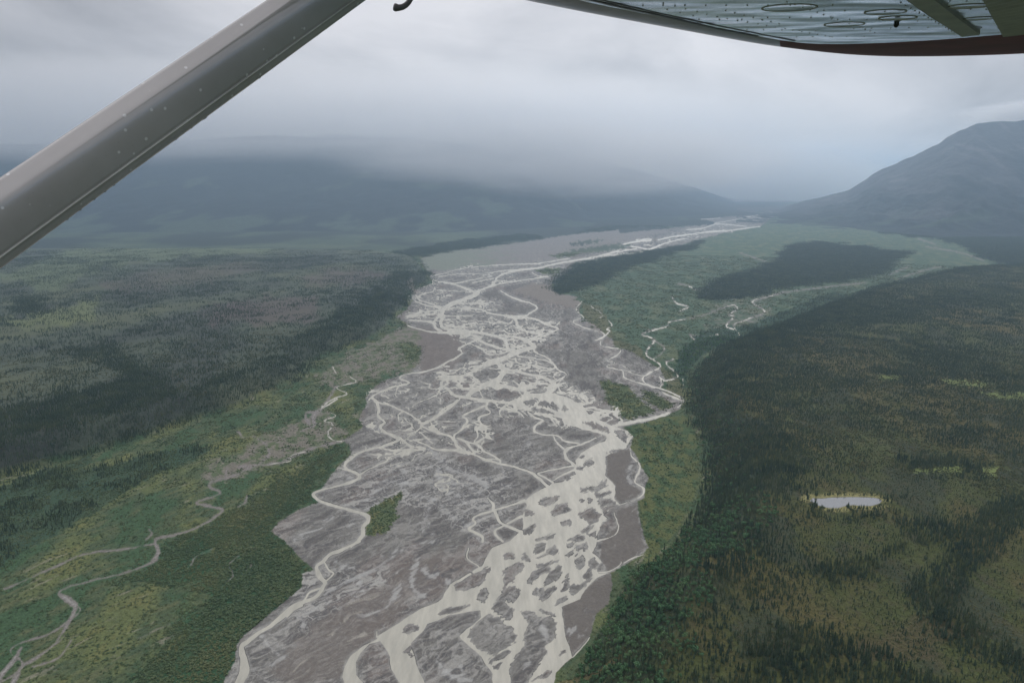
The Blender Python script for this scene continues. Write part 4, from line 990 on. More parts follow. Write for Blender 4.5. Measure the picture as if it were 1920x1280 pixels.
# shrubs
HV = [leafy_geo(rs, 34, z0=-0.1, z1=0.75, leaf=0.155, trunk=False, lumps=4) for _ in range(3)]
HP = [merge([([(a_ * 1.0 + dx, b_ * 1.0 + dy, c_) for a_, b_, c_ in v], f, m) for dx, dy, (v, f, m) in [(rs.uniform(-3.4, 3.4), rs.uniform(-3.4, 3.4), leafy_geo(rs, 14, z0=-0.1, z1=0.75, leaf=0.27, trunk=False, lumps=3)) for _ in range(10)]]) for _ in range(2)]
for nm, lb, mat, msk in (('willow_scrub', 'low green willow scrub covering the river flats', M_SHR, flats), ('heath_scrub', 'low brown green heath covering the forested terraces', M_HEA, rt_in | lt_in)):
    P, KD, SC = [], [], []
    x, y, z, r0, c0 = scatter(np.where(msk, dsh, 0), 0, 1300)
    big = 0.95 + 0.4 * (th[r0, c0] > .5) + 0.3 * thc[r0, c0]
    s = big * (2.1 if nm[0] == 'w' else 1.5) * np.exp(rng.normal(0, 0.3, len(x)))
    P.append(np.stack([x, y, z - 0.1], 1)); KD.append(rng.integers(0, 3, len(x))); SC.append(np.stack([s * 1.6, s * 1.6, s * 0.62], 1))
    x, y, z, r0, c0 = scatter(np.where(msk, dsh, 0), 1300, 2600, 10)
    s = 2.4 * np.exp(rng.normal(0, 0.2, len(x)))
    P.append(np.stack([x, y, z - 0.1], 1)); KD.append(rng.integers(3, 5, len(x))); SC.append(np.stack([s * 1.6, s * 1.6, s * 0.62], 1))
    x, y, z, r0, c0 = scatter(np.where(msk, dsh, 0), 2600, 5600, 50)
    s = 4.6 * np.exp(rng.normal(0, 0.2, len(x)))
    P.append(np.stack([x, y, z - 0.1], 1)); KD.append(rng.integers(3, 5, len(x))); SC.append(np.stack([s * 1.9, s * 1.9, s * 0.55], 1))
    print(nm, [len(p) for p in P])
    P = np.concatenate(P)
    field_object(nm, lb, [mat], HV + HP, P, np.concatenate(KD), np.concatenate(SC), rng.random(len(P)) * 6.28)

# ------------------------------------------------------------------ the aircraft: strut, wing underside, tie-down ring
ORG = Vector((0, 1.5, H))
plane = bpy.data.objects.new('light_aircraft', None); COL.objects.link(plane); plane.location = ORG
tag(plane, 'high wing light aircraft showing its grey wing strut and wet riveted wing', 'aircraft')
def atf(px, py, f): return Vector(ray(px, py)) * f          # relative to the eye
KW = -0.075                                                    # underside rises outward, tilt set so it reflects the bright horizon
def onz(px, py, h):                                          # on the tilted underside plane, about h metres above the eye
    r = Vector(ray(px, py)); return r * ((h + KW * 3.5) / (r.z + KW * r.y))
def part(name, V, F, mats, parent=plane, mi=None, sm=True):
    off = Vector((0, 0, H)) - ORG
    me = bpy.data.meshes.new(name); me.from_pydata([tuple(Vector(v) + off) for v in V], [], F); me.update()
    bm = bmesh.new(); bm.from_mesh(me); bmesh.ops.recalc_face_normals(bm, faces=bm.faces); bm.to_mesh(me); bm.free()
    if mi: me.polygons.foreach_set('material_index', mi)
    smooth(me, sm); o = link(name, me, mats, parent)
    if parent is not plane and parent is not None: pass
    return o

def paint(name, base, rough, metal=0.0, grime=(0.7, 1.1), scale=6.0, bump=0.0, bscale=(1, 1, 1), coat=0.0, spots=False):
    m, nt, b = nodes(name)
    tc = nt.nodes.new('ShaderNodeTexCoord'); mp = nt.nodes.new('ShaderNodeMapping'); mp.inputs['Scale'].default_value = bscale
    nt.links.new(tc.outputs['Object'], mp.inputs[0])
    nz = nt.nodes.new('ShaderNodeTexNoise'); setin(nz, Scale=scale, Detail=5.0, Roughness=0.6); nt.links.new(tc.outputs['Object'], nz.inputs['Vector'])
    mr = nt.nodes.new('ShaderNodeMapRange'); setin(mr, From_Min=0.3, From_Max=0.7, To_Min=grime[0], To_Max=grime[1]); nt.links.new(nz.outputs[0], mr.inputs['Value'])
    v = nt.nodes.new('ShaderNodeVectorMath'); v.operation = 'SCALE'; v.inputs[0].default_value = base; nt.links.new(mr.outputs[0], v.inputs['Scale'])
    col = v.outputs[0]
    if spots:
        vo = nt.nodes.new('ShaderNodeTexVoronoi'); setin(vo, Scale=55.0); nt.links.new(tc.outputs['Object'], vo.inputs['Vector'])
        st = nt.nodes.new('ShaderNodeMapRange'); setin(st, From_Min=0.16, From_Max=0.24, To_Min=1.0, To_Max=0.0); nt.links.new(vo.outputs['Distance'], st.inputs['Value'])
        gt = nt.nodes.new('ShaderNodeMath'); gt.operation = 'GREATER_THAN'; gt.inputs[1].default_value = 0.78
        sx_ = nt.nodes.new('ShaderNodeSeparateXYZ'); nt.links.new(vo.outputs['Color'], sx_.inputs[0]); nt.links.new(sx_.outputs['X'], gt.inputs[0])
        mm = nt.nodes.new('ShaderNodeMath'); mm.operation = 'MULTIPLY'; nt.links.new(st.outputs[0], mm.inputs[0]); nt.links.new(gt.outputs[0], mm.inputs[1])
        mx = nt.nodes.new('ShaderNodeMix'); mx.data_type = 'RGBA'; nt.links.new(mm.outputs[0], mx.inputs['Factor']); nt.links.new(col, mx.inputs[6]); mx.inputs[7].default_value = (0.85, 0.85, 0.84, 1)
        col = mx.outputs[2]
    nt.links.new(col, b.inputs['Base Color'])
    setin(b, Roughness=rough, Metallic=metal); b.inputs['Coat Weight'].default_value = coat; b.inputs['Coat Roughness'].default_value = 0.06; b.inputs['Coat IOR'].default_value = 2.1 if spots else 1.5
    if bump:
        n2_ = nt.nodes.new('ShaderNodeTexNoise'); setin(n2_, Scale=1.0, Detail=1.0, Distortion=0.0); nt.links.new(mp.outputs[0], n2_.inputs['Vector'])
        bp = nt.nodes.new('ShaderNodeBump'); setin(bp, Strength=1.0, Distance=bump); nt.links.new(n2_.outputs[0], bp.inputs['Height']); nt.links.new(bp.outputs[0], b.inputs['Normal'])
    return m
M_STRUT = paint('strut_paint', (0.52, 0.50, 0.485), 0.15, 0.0, (0.85, 1.1), 3.0, coat=1.0, spots=True)
M_SEAM = paint('seam', (0.75, 0.76, 0.70), 0.4)
M_SKIN = paint('wing_skin', (0.86, 0.90, 0.91), 0.16, 0.95, (0.75, 1.1), 5.0, 0.022, (1.6, 3.6, 1))
M_BAND = paint('wing_edge_paint', (0.30, 0.255, 0.24), 0.4, 0.0, (0.7, 1.2), 4.0, 0.006, (2, 5, 1), coat=0.15)
M_TIP = paint('wing_tip_red', (0.20, 0.05, 0.05), 0.6, 0.0, (0.7, 1.2), 4.0)
M_FLAP = paint('flap_olive', (0.48, 0.48, 0.38), 0.5, 0.0, (0.8, 1.15), 5.0)
M_DARK = paint('dark_trim', (0.05, 0.052, 0.05), 0.4)
m, nt, b = nodes('rain_drop'); setin(b, Base_Color=(0.25, 0.27, 0.28, 1), Roughness=0.05); b.inputs['Coat Weight'].default_value = 1.0; M_DROP = m

# strut
A, B = atf(0, 420, 1.34), atf(600, 0, 1.77)
ax = (B - A); L0 = ax.length
S0, S1 = A - ax * 0.45, A + ax * 1.66
axn = ax.normalized()
view = ((A + B) / 2).normalized()
tdir = (-view - Vector((0, 0, 0.30))); tdir = (tdir - axn * tdir.dot(axn)).normalized()     # broad face looks back and a little down
cdir = axn.cross(tdir).normalized()
if cdir.z > 0: cdir = -cdir                                  # +c runs down to the trailing edge
prof_ = [(-.0655,-.004),(-.0645,.001),(-.061,.0058),(-.055,.0125),(-.047,.0208),(-.040,.0268),(-.036,.0284),(-.010,.0284),(.006,.0250),(.022,.0212),(.034,.0172),(.0405,.0148),(.0415,.0130),(.0430,.0130),(.0440,.0150),(.0455,.0150),(.0465,.0122),(.054,.0085),(.061,.0045),(.0655,.0012),
         (.0655,-.0012),(.050,-.010),(.034,-.0172),(.006,-.0250),(-.024,-.0270),(-.046,-.0225),(-.060,-.0125),(-.064,-.0065)]
V, F = [], []; NS = 40; npf = len(prof_)
for i in range(NS + 1):
    p = S0.lerp(S1, i / NS)
    for c_, t_ in prof_: V.append(p + cdir * c_ + tdir * t_)
for i in range(NS):
    for j in range(npf): F.append((i * npf + j, i * npf + (j + 1) % npf, (i + 1) * npf + (j + 1) % npf, (i + 1) * npf + j))
F += [tuple(range(npf)), tuple(range(NS * npf, NS * npf + npf))]
mi = [1 if (q < NS * npf and (q % npf) in (13, 14, 15)) else 0 for q in range(len(F))]
strut = part('wing_strut', V, F, [M_STRUT, M_SEAM], mi=mi)
# raindrops hanging along the trailing edge and beads on the face
V, F = [], []
def blob(p, r, el, down=Vector((0, 0, -1))):
    b0 = len(V); n = 6
    for i in range(1, 4):
        a = math.pi * i / 4
        for j in range(n):
            q = 2 * math.pi * j / n
            V.append(p + axn * (r * el * math.sin(a) * math.cos(q)) + tdir * (r * math.sin(a) * math.sin(q)) + down * (r * math.cos(a)))
    V.append(p + down * r); V.append(p - down * r)
    for i in range(2):
        for j in range(n): F.append((b0 + i * n + j, b0 + i * n + (j + 1) % n, b0 + (i + 1) * n + (j + 1) % n, b0 + (i + 1) * n + j))
    for j in range(n):
        F.append((b0 + j, b0 + (j + 1) % n, b0 + 3 * n)); F.append((b0 + 2 * n + j, b0 + 2 * n + (j + 1) % n, b0 + 3 * n + 1))
rd = random.Random(3)
for _ in range(26):
    s = rd.uniform(-0.05, 1.15); blob(A + ax * s + cdir * 0.0655, rd.choice([.0007, .0011, .0019]), 1.6, cdir)
for _ in range(90):
    s = abs(rd.gauss(0.25, 0.35)); c_ = rd.uniform(-.02, .038)
    t_ = np.interp(c_, [q[0] for q in prof_[:12]], [q[1] for q in prof_[:12]])
    blob(A + ax * s + cdir * c_ + tdir * float(t_), rd.choice([.0006, .0008, .0013]), 1.0, tdir)
dr = part('raindrops', V, F, [M_DROP], parent=strut); tag(dr, kind='stuff')

# wing
HW = 0.9
OUT = [(780,-53),(800,-48),(900,-20),(980,0),(1040,12),(1100,24),(1220,46),(1340,68),(1430,84),(1500,93),(1560,100),(1620,104.5),(1680,106.5),(1760,106),(1850,104),(1920,101),(2010,96),(2150,88),(2400,70)]
INN = [(780,-84),(800,-78),(900,-48),(980,-27),(1040,-12),(1100,5),(1220,28),(1340,52),(1430,70),(1480,79),(1530,83.5),(1600,83),(1680,80),(1760,75),(1850,68),(1920,61),(2010,54),(2150,42),(2400,22)]
def resamp(pts, n=90):
    p = np.array(pts, float); d = np.concatenate([[0], np.cumsum(np.hypot(*np.diff(p, axis=0).T))]); d /= d[-1]
    # smooth a little
    t = np.linspace(0, 1, n); x_ = np.interp(t, d, p[:, 0]); y_ = np.interp(t, d, p[:, 1])
    for _ in range(3):
        y_[1:-1] = (y_[:-2] + 2 * y_[1:-1] + y_[2:]) / 4
    return list(zip(x_, y_))
NO = 90
O_ = resamp(OUT, NO); I_ = resamp(INN, NO)
wing = bpy.data.objects.new('wing', None); COL.objects.link(wing); wing.parent = plane
# main skin: from the inner line back overhead
V, F = [], []; NB = 14
for i, (px, py) in enumerate(I_):
    p = onz(px, py, HW)
    for j in range(NB + 1):
        q = p + Vector((-0.05, -2.5, 0)) * (j / NB)
        V.append(Vector((q.x, q.y, p.z - KW * (q.y - p.y))))
for i in range(NO - 1):
    for j in range(NB): F.append((i * (NB + 1) + j, (i + 1) * (NB + 1) + j, (i + 1) * (NB + 1) + j + 1, i * (NB + 1) + j + 1))
# rivets pressed in the skin
def rivet(p, r=0.0055):
    b0 = len(V)
    for j in range(6):
        a = j * math.pi / 3; V.append(p + Vector((r * math.cos(a), r * math.sin(a), 0.0005)))
    for j in range(6):
        a = j * math.pi / 3; V.append(p + Vector((r * .6 * math.cos(a), r * .6 * math.sin(a), -r * .55)))
    for j in range(6): F.append((b0 + j, b0 + (j + 1) % 6, b0 + 6 + (j + 1) % 6, b0 + 6 + j))
    F.append(tuple(range(b0 + 6, b0 + 12)))
nskin = len(F)
ROWS = [((1165,11),(1560,10)), ((1195,-6),(1345,32)), ((1345,32),(1560,70)), ((1310,37),(1430,38)), ((1400,56),(1530,58)), ((1430,70),(1620,69)), ((1460,-2),(1640,62)), ((1545,20),(1660,22)), ((1560,36),(1720,40)), ((1680,0),(1790,62)), ((1695,-2),(1805,62)), ((1780,2),(1845,3)), ((1790,18),(1850,18)), ((1440,33),(1560,34)), ((1360,20),(1460,45)), ((1600,54),(1740,52)), ((1810,52),(1872,53)), ((1250,18),(1300,30))]
for a, b_ in ROWS:
    pa, pb = onz(*a, HW), onz(*b_, HW); n = max(2, int((pb - pa).length / 0.11))
    for k in range(n + 1):
        rivet(pa.lerp(pb, k / n) + Vector((rd.uniform(-.004, .004), 0, 0)))
skin = part('wing_skin', V, F, [M_SKIN, M_FLAP], parent=wing, mi=[0] * nskin + [1 if (k % 7) == 6 or True else 0 for k in range(len(F) - nskin)])
# rolled edge: inner line -> outer line -> over the top
def edge_strip(name, i0, i1, mat):
    V, F = [], []; sec = 7
    for i in range(i0, i1 + 1):
        a = onz(*I_[i], HW); o = onz(*O_[i], HW + 0.012)
        out = (o - a); out.z = 0; ln = out.length; out.normalize()
        pts = [a + Vector((0, 0, 0.0)), a.lerp(o, 0.35) + Vector((0, 0, -0.012)), a.lerp(o, 0.75) + Vector((0, 0, -0.008)), o, o + out * 0.004 + Vector((0, 0, 0.03)), o - out * 0.03 + Vector((0, 0, 0.07)), o - out * 0.25 + Vector((0, 0, 0.11)), a - out * 0.3 + Vector((0, 0, 0.13))]
        V += pts
    n = len(pts); w_ = i1 - i0
    for i in range(w_):
        for j in range(n - 1): F.append((i * n + j, (i + 1) * n + j, (i + 1) * n + j + 1, i * n + j + 1))
    return part(name, V, F, [mat], parent=wing)
cut = min(range(NO), key=lambda i: abs(I_[i][0] - 1470))
edge_strip('leading_edge', 0, cut, M_BAND); edge_strip('wing_tip', cut, NO - 1, M_TIP)
# trim strips and panels on the underside
def strip(name, pts, width, mat, drop=0.004, parent=wing):
    V, F = [], []
    P_ = [onz(x_, y_, HW - drop) for x_, y_ in pts]
    for i, p in enumerate(P_):
        d = (P_[min(i + 1, len(P_) - 1)] - P_[max(i - 1, 0)]); nrm = Vector((-d.y, d.x, 0)).normalized() * width / 2
        V += [p + nrm, p + nrm + Vector((0, 0, drop * .95)), p - nrm + Vector((0, 0, drop * .95)), p - nrm]
    for i in range(len(P_) - 1):
        for j in range(4): F.append((i * 4 + j, i * 4 + (j + 1) % 4, (i + 1) * 4 + (j + 1) % 4, (i + 1) * 4 + j))
    n_ = len(V); F += [(0, 1, 2, 3), (n_ - 4, n_ - 3, n_ - 2, n_ - 1)]
    return part(name, V, F, [mat], parent=parent, sm=False)
strip('hinge_fairing', [(1690,-30),(1722,-2),(1760,26),(1800,54),(1820,68)], 0.105, M_FLAP, 0.02)
strip('panel_seam', [(1690,-12),(1720,14),(1755,38),(1796,62)], 0.012, M_DARK, 0.004)
strip('panel_seam', [(1110,-3),(1160,9),(1240,27),(1340,48),(1430,66),(1490,77.5)], 0.010, M_DARK, 0.003)
strip('panel_seam', [(1060,-10),(1160,14),(1240,31),(1340,54),(1420,69)], 0.018, M_DARK, 0.004)
# flap: olive corrugated panel
V, F = [], []
fa = [onz(1838, -16, HW), onz(1882, 66, HW), onz(2200, 30, HW), onz(2200, -120, HW)]
n = 34
for i in range(n + 1):
    l = fa[1].lerp(fa[0], i / n); r_ = fa[2].lerp(fa[3], i / n); dz = -0.014 - 0.006 * (i % 2)
    V += [l + Vector((0, 0, dz)), r_ + Vector((0, 0, dz))]
for i in range(n): F.append((2 * i, 2 * i + 1, 2 * i + 3, 2 * i + 2))
V += [fa[0] + Vector((0, 0, -.001)), fa[1] + Vector((0, 0, -.001))]; F.append((0, 2 * n, len(V) - 2, len(V) - 1))
part('flap', V, F, [M_FLAP], parent=wing, sm=False)
for i, (px, py, r_) in enumerate([(1480,15,.150),(1660,23,.115),(1683,34,.110),(1583,46,.125),(1815,12,.10),(1835,35,.085)]):
    c_ = onz(px, py, HW); V, F = [], []
    n = 28
    for j in range(n):
        a = 2 * math.pi * j / n; d = Vector((math.cos(a), math.sin(a) * 0.8, 0))
        d = Vector((d.x, d.y, -KW * d.y)); V += [c_ + d * (r_ + .001), c_ + d * r_ + Vector((0, 0, -.003)), c_ + d * (r_ - .004) + Vector((0, 0, -.003)), c_ + d * (r_ - .012) + Vector((0, 0, -.001))]
    for j in range(n):
        for k in range(3): F.append((j * 4 + k, ((j + 1) % n) * 4 + k, ((j + 1) % n) * 4 + k + 1, j * 4 + k + 1))
    F.append(tuple(j * 4 + 3 for j in range(n)))
    part('inspection_cover', V, F, [M_SKIN, M_FLAP], parent=wing, mi=[1] * (3 * n) + [0])
# drain plug
V, F = [], []
c_ = onz(1681, 44, HW)
for k, (r_, z_) in enumerate([(.016, 0), (.016, -.014), (.010, -.022), (.004, -.026)]):
    for j in range(10): V.append(c_ + Vector((r_ * math.cos(j * .628), r_ * math.sin(j * .628), z_)))
for k in range(3):
    for j in range(10): F.append((k * 10 + j, k * 10 + (j + 1) % 10, (k + 1) * 10 + (j + 1) % 10, (k + 1) * 10 + j))
F.append(tuple(range(30, 40))); part('drain_plug', V, F, [M_DARK], parent=wing)
# tie-down ring hanging in front of the strut
pts = [((739,13.5),.0105),((742,14.5),.0115),((748,15),.0092),((755,13.5),.0085),((761,10),.0082),((766,5),.0080),((770,-2),.0080),((774,-12),.0085),((777,-30),.009),((779,-60),.010),((780,-100),.011)]
V, F = [], []; n = 12
C_ = [atf(*p, 2.05) for p, _ in pts]
for i, p in enumerate(C_):
    d = (C_[min(i + 1, len(C_) - 1)] - C_[max(i - 1, 0)]).normalized(); e1_ = d.cross(Vector((0, 1, 0.2))).normalized(); e2_ = d.cross(e1_)
    for j in range(n):
        a = 2 * math.pi * j / n; V.append(p + (e1_ * math.cos(a) + e2_ * math.sin(a)) * pts[i][1])
for i in range(len(C_) - 1):
    for j in range(n): F.append((i * n + j, i * n + (j + 1) % n, (i + 1) * n + (j + 1) % n, (i + 1) * n + j))
F += [tuple(range(n)), tuple(range((len(C_) - 1) * n, len(C_) * n))]
part('tie_down_hook', V, F, [paint('hook_paint', (0.22, 0.21, 0.21), 0.35, coat=0.4)], parent=plane)

# ------------------------------------------------------------------ mountains
def hill_mesh(name, label, foot, crest, n_t=140, seed=0, cols=None, relief=60, d_mul=1.9, ppow=1.0, fine=1.0):
    """foot, crest: survey points (map x, map y); crest distance = foot distance x d_mul"""
    xs = cols
    fy = np.interp(xs, [p[0] for p in foot], [p[1] for p in foot]); cy_ = np.interp(xs, [p[0] for p in crest], [p[1] for p in crest])
    dm = d_mul if np.isscalar(d_mul) else np.interp(xs, d_mul[0], d_mul[1])
    gx, gy = ground(xs, fy)
    t = np.linspace(-0.03, 1.35, n_t)[:, None]
    k = 1 + (dm - 1) * t
    X = gx * k; Y = gy * k
    # crest height so that it projects at cy_
    dx, dy, dz = ray(xs, cy_)
    tt = (gy * dm) / dy
    hc = np.maximum(H + dz * tt, 5)
    pr = np.where(t <= 1, np.sign(t) * np.abs(np.clip(t, -1, 1)) ** 1.45 * (1.0) , 1 - (t - 1) * 0.9)
    Z = hc * pr
    amp = np.clip(t * 3, 0, 1) * np.clip(1.25 - t, 0.25, 1)
    q = fbm(X / 2600, Y / 2600, 5, seed); rdg = 1 - np.abs(fbm(X / 900 + q, Y / 2200, 5, seed + 5)) * 4
    Z = Z + amp * relief * (q * 1.6 + rdg * 0.35 + fbm(X / 260, Y / 420, 4, seed + 9) * 0.5 * fine) * np.clip(hc / 500, 0.3, 1.2)
    Z = np.where(t < 0, -8, Z)
    me = new_mesh(name, np.stack([X, Y, Z], -1).reshape(-1, 3), quads=grid_quads(n_t, len(xs)))
    smooth(me)
    c = np.zeros(X.shape + (3,), f32); c[:] = alb(32, 44, 46)
    return me, X, Y, Z, c, t + 0 * X, q
cols = np.arange(1380, 2400, 4.0)
me, X, Y, Z, c, T, q = hill_mesh('mountain', '', [(1380,418),(1455,421),(1650,436),(1762,446),(1900,446),(2400,450)],
    [(1380,416),(1440,402),(1462,392),(1500,378),(1545,368),(1585,356),(1612,338),(1640,318),(1665,306),(1690,294),(1712,280),(1738,266),(1752,256),(1780,243),(1800,232),(1820,229),(1860,228),(1900,226),(2000,215),(2400,230)],
    260, 401, cols, 110, 1.55, fine=2.2)
mixc(c, alb(66, 68, 72), sstep(0.30, 0.75, T + fbm(X / 500, Y / 1400, 4, 411) * 0.9) * 0.8)
mixc(c, alb(100, 98, 100), sstep(0.12, 0.4, fbm(X / 160, Y / 1100, 4, 413)) * sstep(0.35, 0.8, T) * 0.7)
mixc(c, alb(58, 78, 58), sstep(0.0, 0.25, fbm(X / 700, Y / 500, 4, 415)) * sstep(0.5, 0.1, T) * 0.6)
color_attr(me, c); M_HILL = ground_mat('hill_cover', 0.02, 0)
tag(link('mountain', me, [M_HILL]), 'broad dark mountain rising into cloud on the right', kind='structure')
cols = np.arange(-700, 1120, 6.0)
me, X, Y, Z, c, T, q = hill_mesh('hills', '', [(-700,440),(0,440),(300,436),(620,434),(850,436),(1000,428),(1120,424)],
    [(-700,262),(0,270),(250,268),(500,255),(760,258),(900,272),(1000,300),(1080,350),(1120,400)], 160, 421, cols, 60, 1.9)
mixc(c, alb(66, 82, 66), sstep(0.02, 0.22, fbm(X / 700, Y / 1500, 4, 423) - (T - 0.15) * 0.5) * 0.8)
color_attr(me, c)
tag(link('hills', me, [M_HILL]), 'long dark blue hillside fading up into low cloud on the left', kind='structure')
cols = np.arange(600, 1440, 6.0)
me, X, Y, Z, c, T, q = hill_mesh('far_hills', '', [(600,414),(1000,412),(1200,408),(1330,404),(1400,398),(1440,394)],
    [(600,250),(900,262),(1000,276),(1100,296),(1200,322),(1300,352),(1380,378),(1440,393)], 100, 431, cols, 60, 1.7)
color_attr(me, c)
tag(link('far_hills', me, [M_HILL]), 'faint far hills closing the valley behind the river', kind='structure')

# ------------------------------------------------------------------ air and clouds
def box_mesh(name, x0, x1, y0, y1, z0, z1):
    bm = bmesh.new(); bmesh.ops.create_cube(bm, size=1)
    for v_ in bm.verts: v_.co = Vector((x0 if v_.co.x < 0 else x1, y0 if v_.co.y < 0 else y1, z0 if v_.co.z < 0 else z1))
    me = bpy.data.meshes.new(name); bm.to_mesh(me); bm.free(); return me
m = bpy.data.materials.new('haze'); m.use_nodes = True; nt = m.node_tree; nt.nodes.clear()
out = nt.nodes.new('ShaderNodeOutputMaterial'); pv = nt.nodes.new('ShaderNodeVolumePrincipled')
pv.inputs['Color'].default_value = HAZE_COL; pv.inputs['Density'].default_value = HAZE_D; pv.inputs['Anisotropy'].default_value = 0.5
nt.links.new(pv.outputs[0], out.inputs['Volume'])
tag(link('haze', box_mesh('haze', -46000, 46000, -46000, 46000, -12, 1900), [m]), 'thin blue haze in the valley air', kind='stuff')

def cloud(name, label, loc, scale, dens, seed, nscale=3.0, thr=0.42, col=(0.99, 0.99, 1, 1), fall=1.0):
    m = bpy.data.materials.new(name); m.use_nodes = True; nt = m.node_tree; nt.nodes.clear()
    out = nt.nodes.new('ShaderNodeOutputMaterial'); pv = nt.nodes.new('ShaderNodeVolumePrincipled')
    pv.inputs['Color'].default_value = col; pv.inputs['Anisotropy'].default_value = 0.5
    tc = nt.nodes.new('ShaderNodeTexCoord')
    ln = nt.nodes.new('ShaderNodeVectorMath'); ln.operation = 'LENGTH'; nt.links.new(tc.outputs['Object'], ln.inputs[0])
    r_ = nt.nodes.new('ShaderNodeMapRange'); setin(r_, From_Min=1.0, From_Max=0.6, To_Min=0.0, To_Max=1.0); r_.interpolation_type = 'SMOOTHSTEP'
    nt.links.new(ln.outputs['Value'], r_.inputs['Value'])
    ad = nt.nodes.new('ShaderNodeVectorMath'); ad.operation = 'ADD'; ad.inputs[1].default_value = (seed * 3.7, seed * 1.3, 0)
    nt.links.new(tc.outputs['Object'], ad.inputs[0])
    nz = nt.nodes.new('ShaderNodeTexNoise'); setin(nz, Scale=nscale, Detail=3.0, Roughness=0.6); nt.links.new(ad.outputs[0], nz.inputs['Vector'])
    r2 = nt.nodes.new('ShaderNodeMapRange'); setin(r2, From_Min=thr, From_Max=thr + 0.25, To_Min=0.0, To_Max=1.0); nt.links.new(nz.outputs[0], r2.inputs['Value'])
    mu = nt.nodes.new('ShaderNodeMath'); mu.operation = 'MULTIPLY'; nt.links.new(r_.outputs[0], mu.inputs[0]); nt.links.new(r2.outputs[0], mu.inputs[1])
    mu2 = nt.nodes.new('ShaderNodeMath'); mu2.operation = 'MULTIPLY'; mu2.inputs[1].default_value = dens; nt.links.new(mu.outputs[0], mu2.inputs[0])
    nt.links.new(mu2.outputs[0], pv.inputs['Density']); nt.links.new(pv.outputs[0], out.inputs['Volume'])
    bm = bmesh.new(); bmesh.ops.create_icosphere(bm, subdivisions=3, radius=1.08); me = bpy.data.meshes.new(name); bm.to_mesh(me); bm.free()
    o = link(name, me, [m]); o.location = loc; o.scale = scale
    tag(o, label, kind='stuff'); return o
if CLOUDS:
    cloud('cloud', 'low grey cloud hiding the tops of the left hills', (-6500, 17000, 1800), (15500, 8500, 1250), 0.0006, 1, 3.2, 0.30)
    cloud('cloud', 'rain mist closing the far end of the valley', (7200, 25000, 700), (6500, 6000, 1500), 0.0007, 2, 2.0, 0.25)
    cloud('cloud', 'pale rain mist drifting in front of the far hills', (900, 12600, 980), (4600, 3000, 760), 0.0007, 7, 2.4, 0.30)
    cloud('cloud', 'thin cloud wisp dragging over the right mountain top', (9300, 11900, 1700), (1900, 1500, 250), 0.005, 4, 3.0, 0.36)

# ------------------------------------------------------------------ sky
w = bpy.data.worlds.new('World'); scene.world = w; w.use_nodes = True
nt = w.node_tree; nt.nodes.clear()
out = nt.nodes.new('ShaderNodeOutputWorld')
SUN_EL, SUN_AZ = math.radians(34), math.radians(12)      # azimuth clockwise from +Y
sky = nt.nodes.new('ShaderNodeTexSky'); sky.sky_type = 'NISHITA'; sky.sun_disc = False; sky.sun_elevation = SUN_EL; sky.sun_rotation = SUN_AZ
bg1 = nt.nodes.new('ShaderNodeBackground'); bg1.inputs['Strength'].default_value = 0.06; nt.links.new(sky.outputs[0], bg1.inputs['Color'])
tc = nt.nodes.new('ShaderNodeTexCoord')
# project the direction on an overhead cloud deck
sp_ = nt.nodes.new('ShaderNodeSeparateXYZ'); nt.links.new(tc.outputs['Generated'], sp_.inputs[0])
mz = nt.nodes.new('ShaderNodeMath'); mz.operation = 'MAXIMUM'; mz.inputs[1].default_value = 0.0; nt.links.new(sp_.outputs['Z'], mz.inputs[0])
ma = nt.nodes.new('ShaderNodeMath'); ma.operation = 'ADD'; ma.inputs[1].default_value = 0.28; nt.links.new(mz.outputs[0], ma.inputs[0])
dv_ = nt.nodes.new('ShaderNodeVectorMath'); dv_.operation = 'DIVIDE'
cb = nt.nodes.new('ShaderNodeCombineXYZ'); [nt.links.new(ma.outputs[0], cb.inputs[i]) for i in range(3)]
nt.links.new(tc.outputs['Generated'], dv_.inputs[0]); nt.links.new(cb.outputs[0], dv_.inputs[1])
mp = nt.nodes.new('ShaderNodeMapping'); mp.inputs['Scale'].default_value = (1.0, 0.8, 1.6); mp.inputs['Location'].default_value = SKY_OFF; nt.links.new(dv_.outputs[0], mp.inputs[0])
nz = nt.nodes.new('ShaderNodeTexNoise'); setin(nz, Scale=1.25, Detail=7.0, Roughness=0.56, Distortion=0.5); nt.links.new(mp.outputs[0], nz.inputs['Vector'])
# brightness: noise + glow toward the hidden sun
gd = nt.nodes.new('ShaderNodeVectorMath'); gd.operation = 'DOT_PRODUCT'; nt.links.new(tc.outputs['Generated'], gd.inputs[0])
GA, GE = math.radians(9), math.radians(11)
gd.inputs[1].default_value = (math.sin(GA) * math.cos(GE), math.cos(GA) * math.cos(GE), math.sin(GE))
gl = nt.nodes.new('ShaderNodeMapRange'); setin(gl, From_Min=0.80, From_Max=1.0, To_Min=0.0, To_Max=1.0); gl.interpolation_type = 'SMOOTHSTEP'; nt.links.new(gd.outputs['Value'], gl.inputs['Value'])
nm = nt.nodes.new('ShaderNodeMapRange'); setin(nm, From_Min=0.3, From_Max=0.72, To_Min=-0.3, To_Max=1.25); nt.links.new(nz.outputs[0], nm.inputs['Value'])
a1 = nt.nodes.new('ShaderNodeMath'); a1.operation = 'MULTIPLY_ADD'; a1.inputs[1].default_value = 0.42; nt.links.new(gl.outputs[0], a1.inputs[0])
a0 = nt.nodes.new('ShaderNodeMath'); a0.operation = 'MULTIPLY'; a0.inputs[1].default_value = 0.72; nt.links.new(nm.outputs[0], a0.inputs[0]); nt.links.new(a0.outputs[0], a1.inputs[2])
rmp = nt.nodes.new('ShaderNodeValToRGB'); cre = rmp.color_ramp
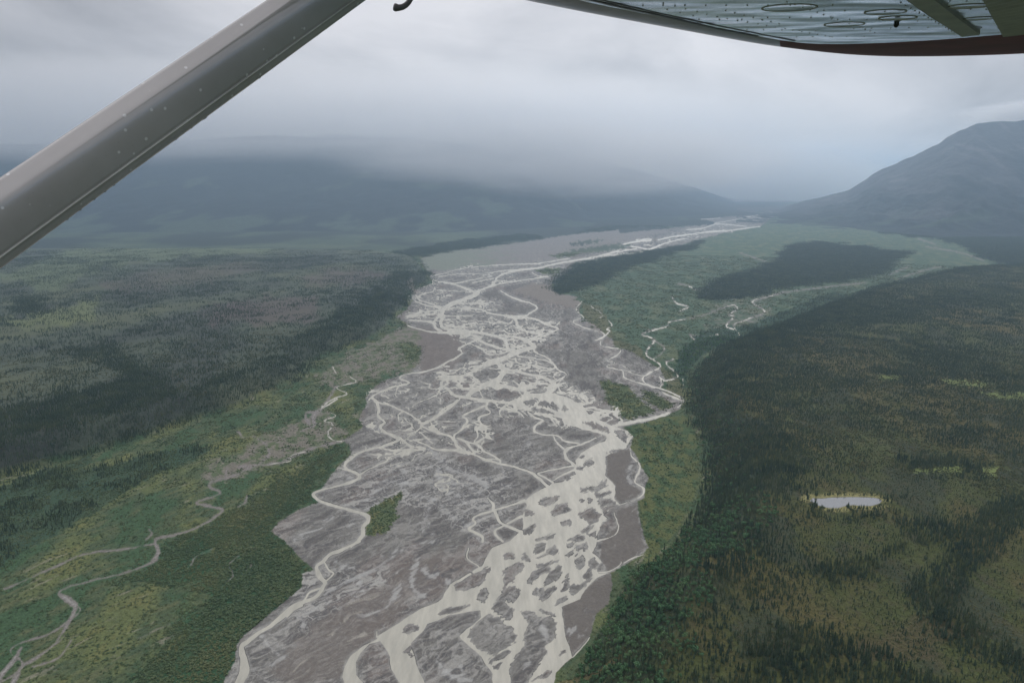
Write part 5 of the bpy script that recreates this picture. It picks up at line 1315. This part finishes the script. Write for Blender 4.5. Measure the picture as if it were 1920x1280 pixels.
cre.elements[0].position = 0.0; cre.elements[0].color = (*[v_ * SKYK for v_ in lin(158, 155, 157)], 1)
cre.elements[1].position = 1.0; cre.elements[1].color = (*[v_ * SKYK for v_ in lin(220, 216, 217)], 1)
e_ = cre.elements.new(0.5); e_.color = (*[v_ * SKYK for v_ in lin(190, 187, 189)], 1)
nt.links.new(a1.outputs[0], rmp.inputs[0])
zr = nt.nodes.new('ShaderNodeMapRange'); setin(zr, From_Min=0.28, From_Max=0.9, To_Min=1.0, To_Max=ZEN); zr.interpolation_type = 'SMOOTHSTEP'; nt.links.new(sp_.outputs['Z'], zr.inputs['Value'])
bg2 = nt.nodes.new('ShaderNodeBackground'); nt.links.new(zr.outputs[0], bg2.inputs['Strength']); nt.links.new(rmp.outputs[0], bg2.inputs['Color'])
mxs = nt.nodes.new('ShaderNodeMixShader'); mxs.inputs[0].default_value = 0.9
nt.links.new(bg1.outputs[0], mxs.inputs[1]); nt.links.new(bg2.outputs[0], mxs.inputs[2]); nt.links.new(mxs.outputs[0], out.inputs['Surface'])
sun = bpy.data.lights.new('sun', 'SUN'); sun.energy = 1.4; sun.angle = math.radians(15); sun.color = (1, 0.97, 0.93)
so = bpy.data.objects.new('sun', sun); COL.objects.link(so)
sd = Vector((math.sin(SUN_AZ) * math.cos(SUN_EL), math.cos(SUN_AZ) * math.cos(SUN_EL), math.sin(SUN_EL)))
so.rotation_euler = sd.to_track_quat('Z', 'Y').to_euler()

cam = bpy.data.cameras.new('camera'); cam.lens = 24; cam.sensor_width = 36; cam.clip_start = 0.05; cam.clip_end = 300000
co_ = bpy.data.objects.new('camera', cam); COL.objects.link(co_); co_.location = (0, 0, H); co_.rotation_euler = (math.pi / 2 - PITCH, 0, 0)
scene.camera = co_
scene.view_settings.view_transform = 'Standard'; scene.view_settings.look = 'None'; scene.view_settings.exposure = EXPO; scene.view_settings.gamma = 1
cy = scene.cycles
cy.volume_bounces = 2; cy.volume_max_steps = 256; cy.max_bounces = 6; cy.diffuse_bounces = 2; cy.glossy_bounces = 3; cy.caustics_reflective = False; cy.caustics_refractive = False
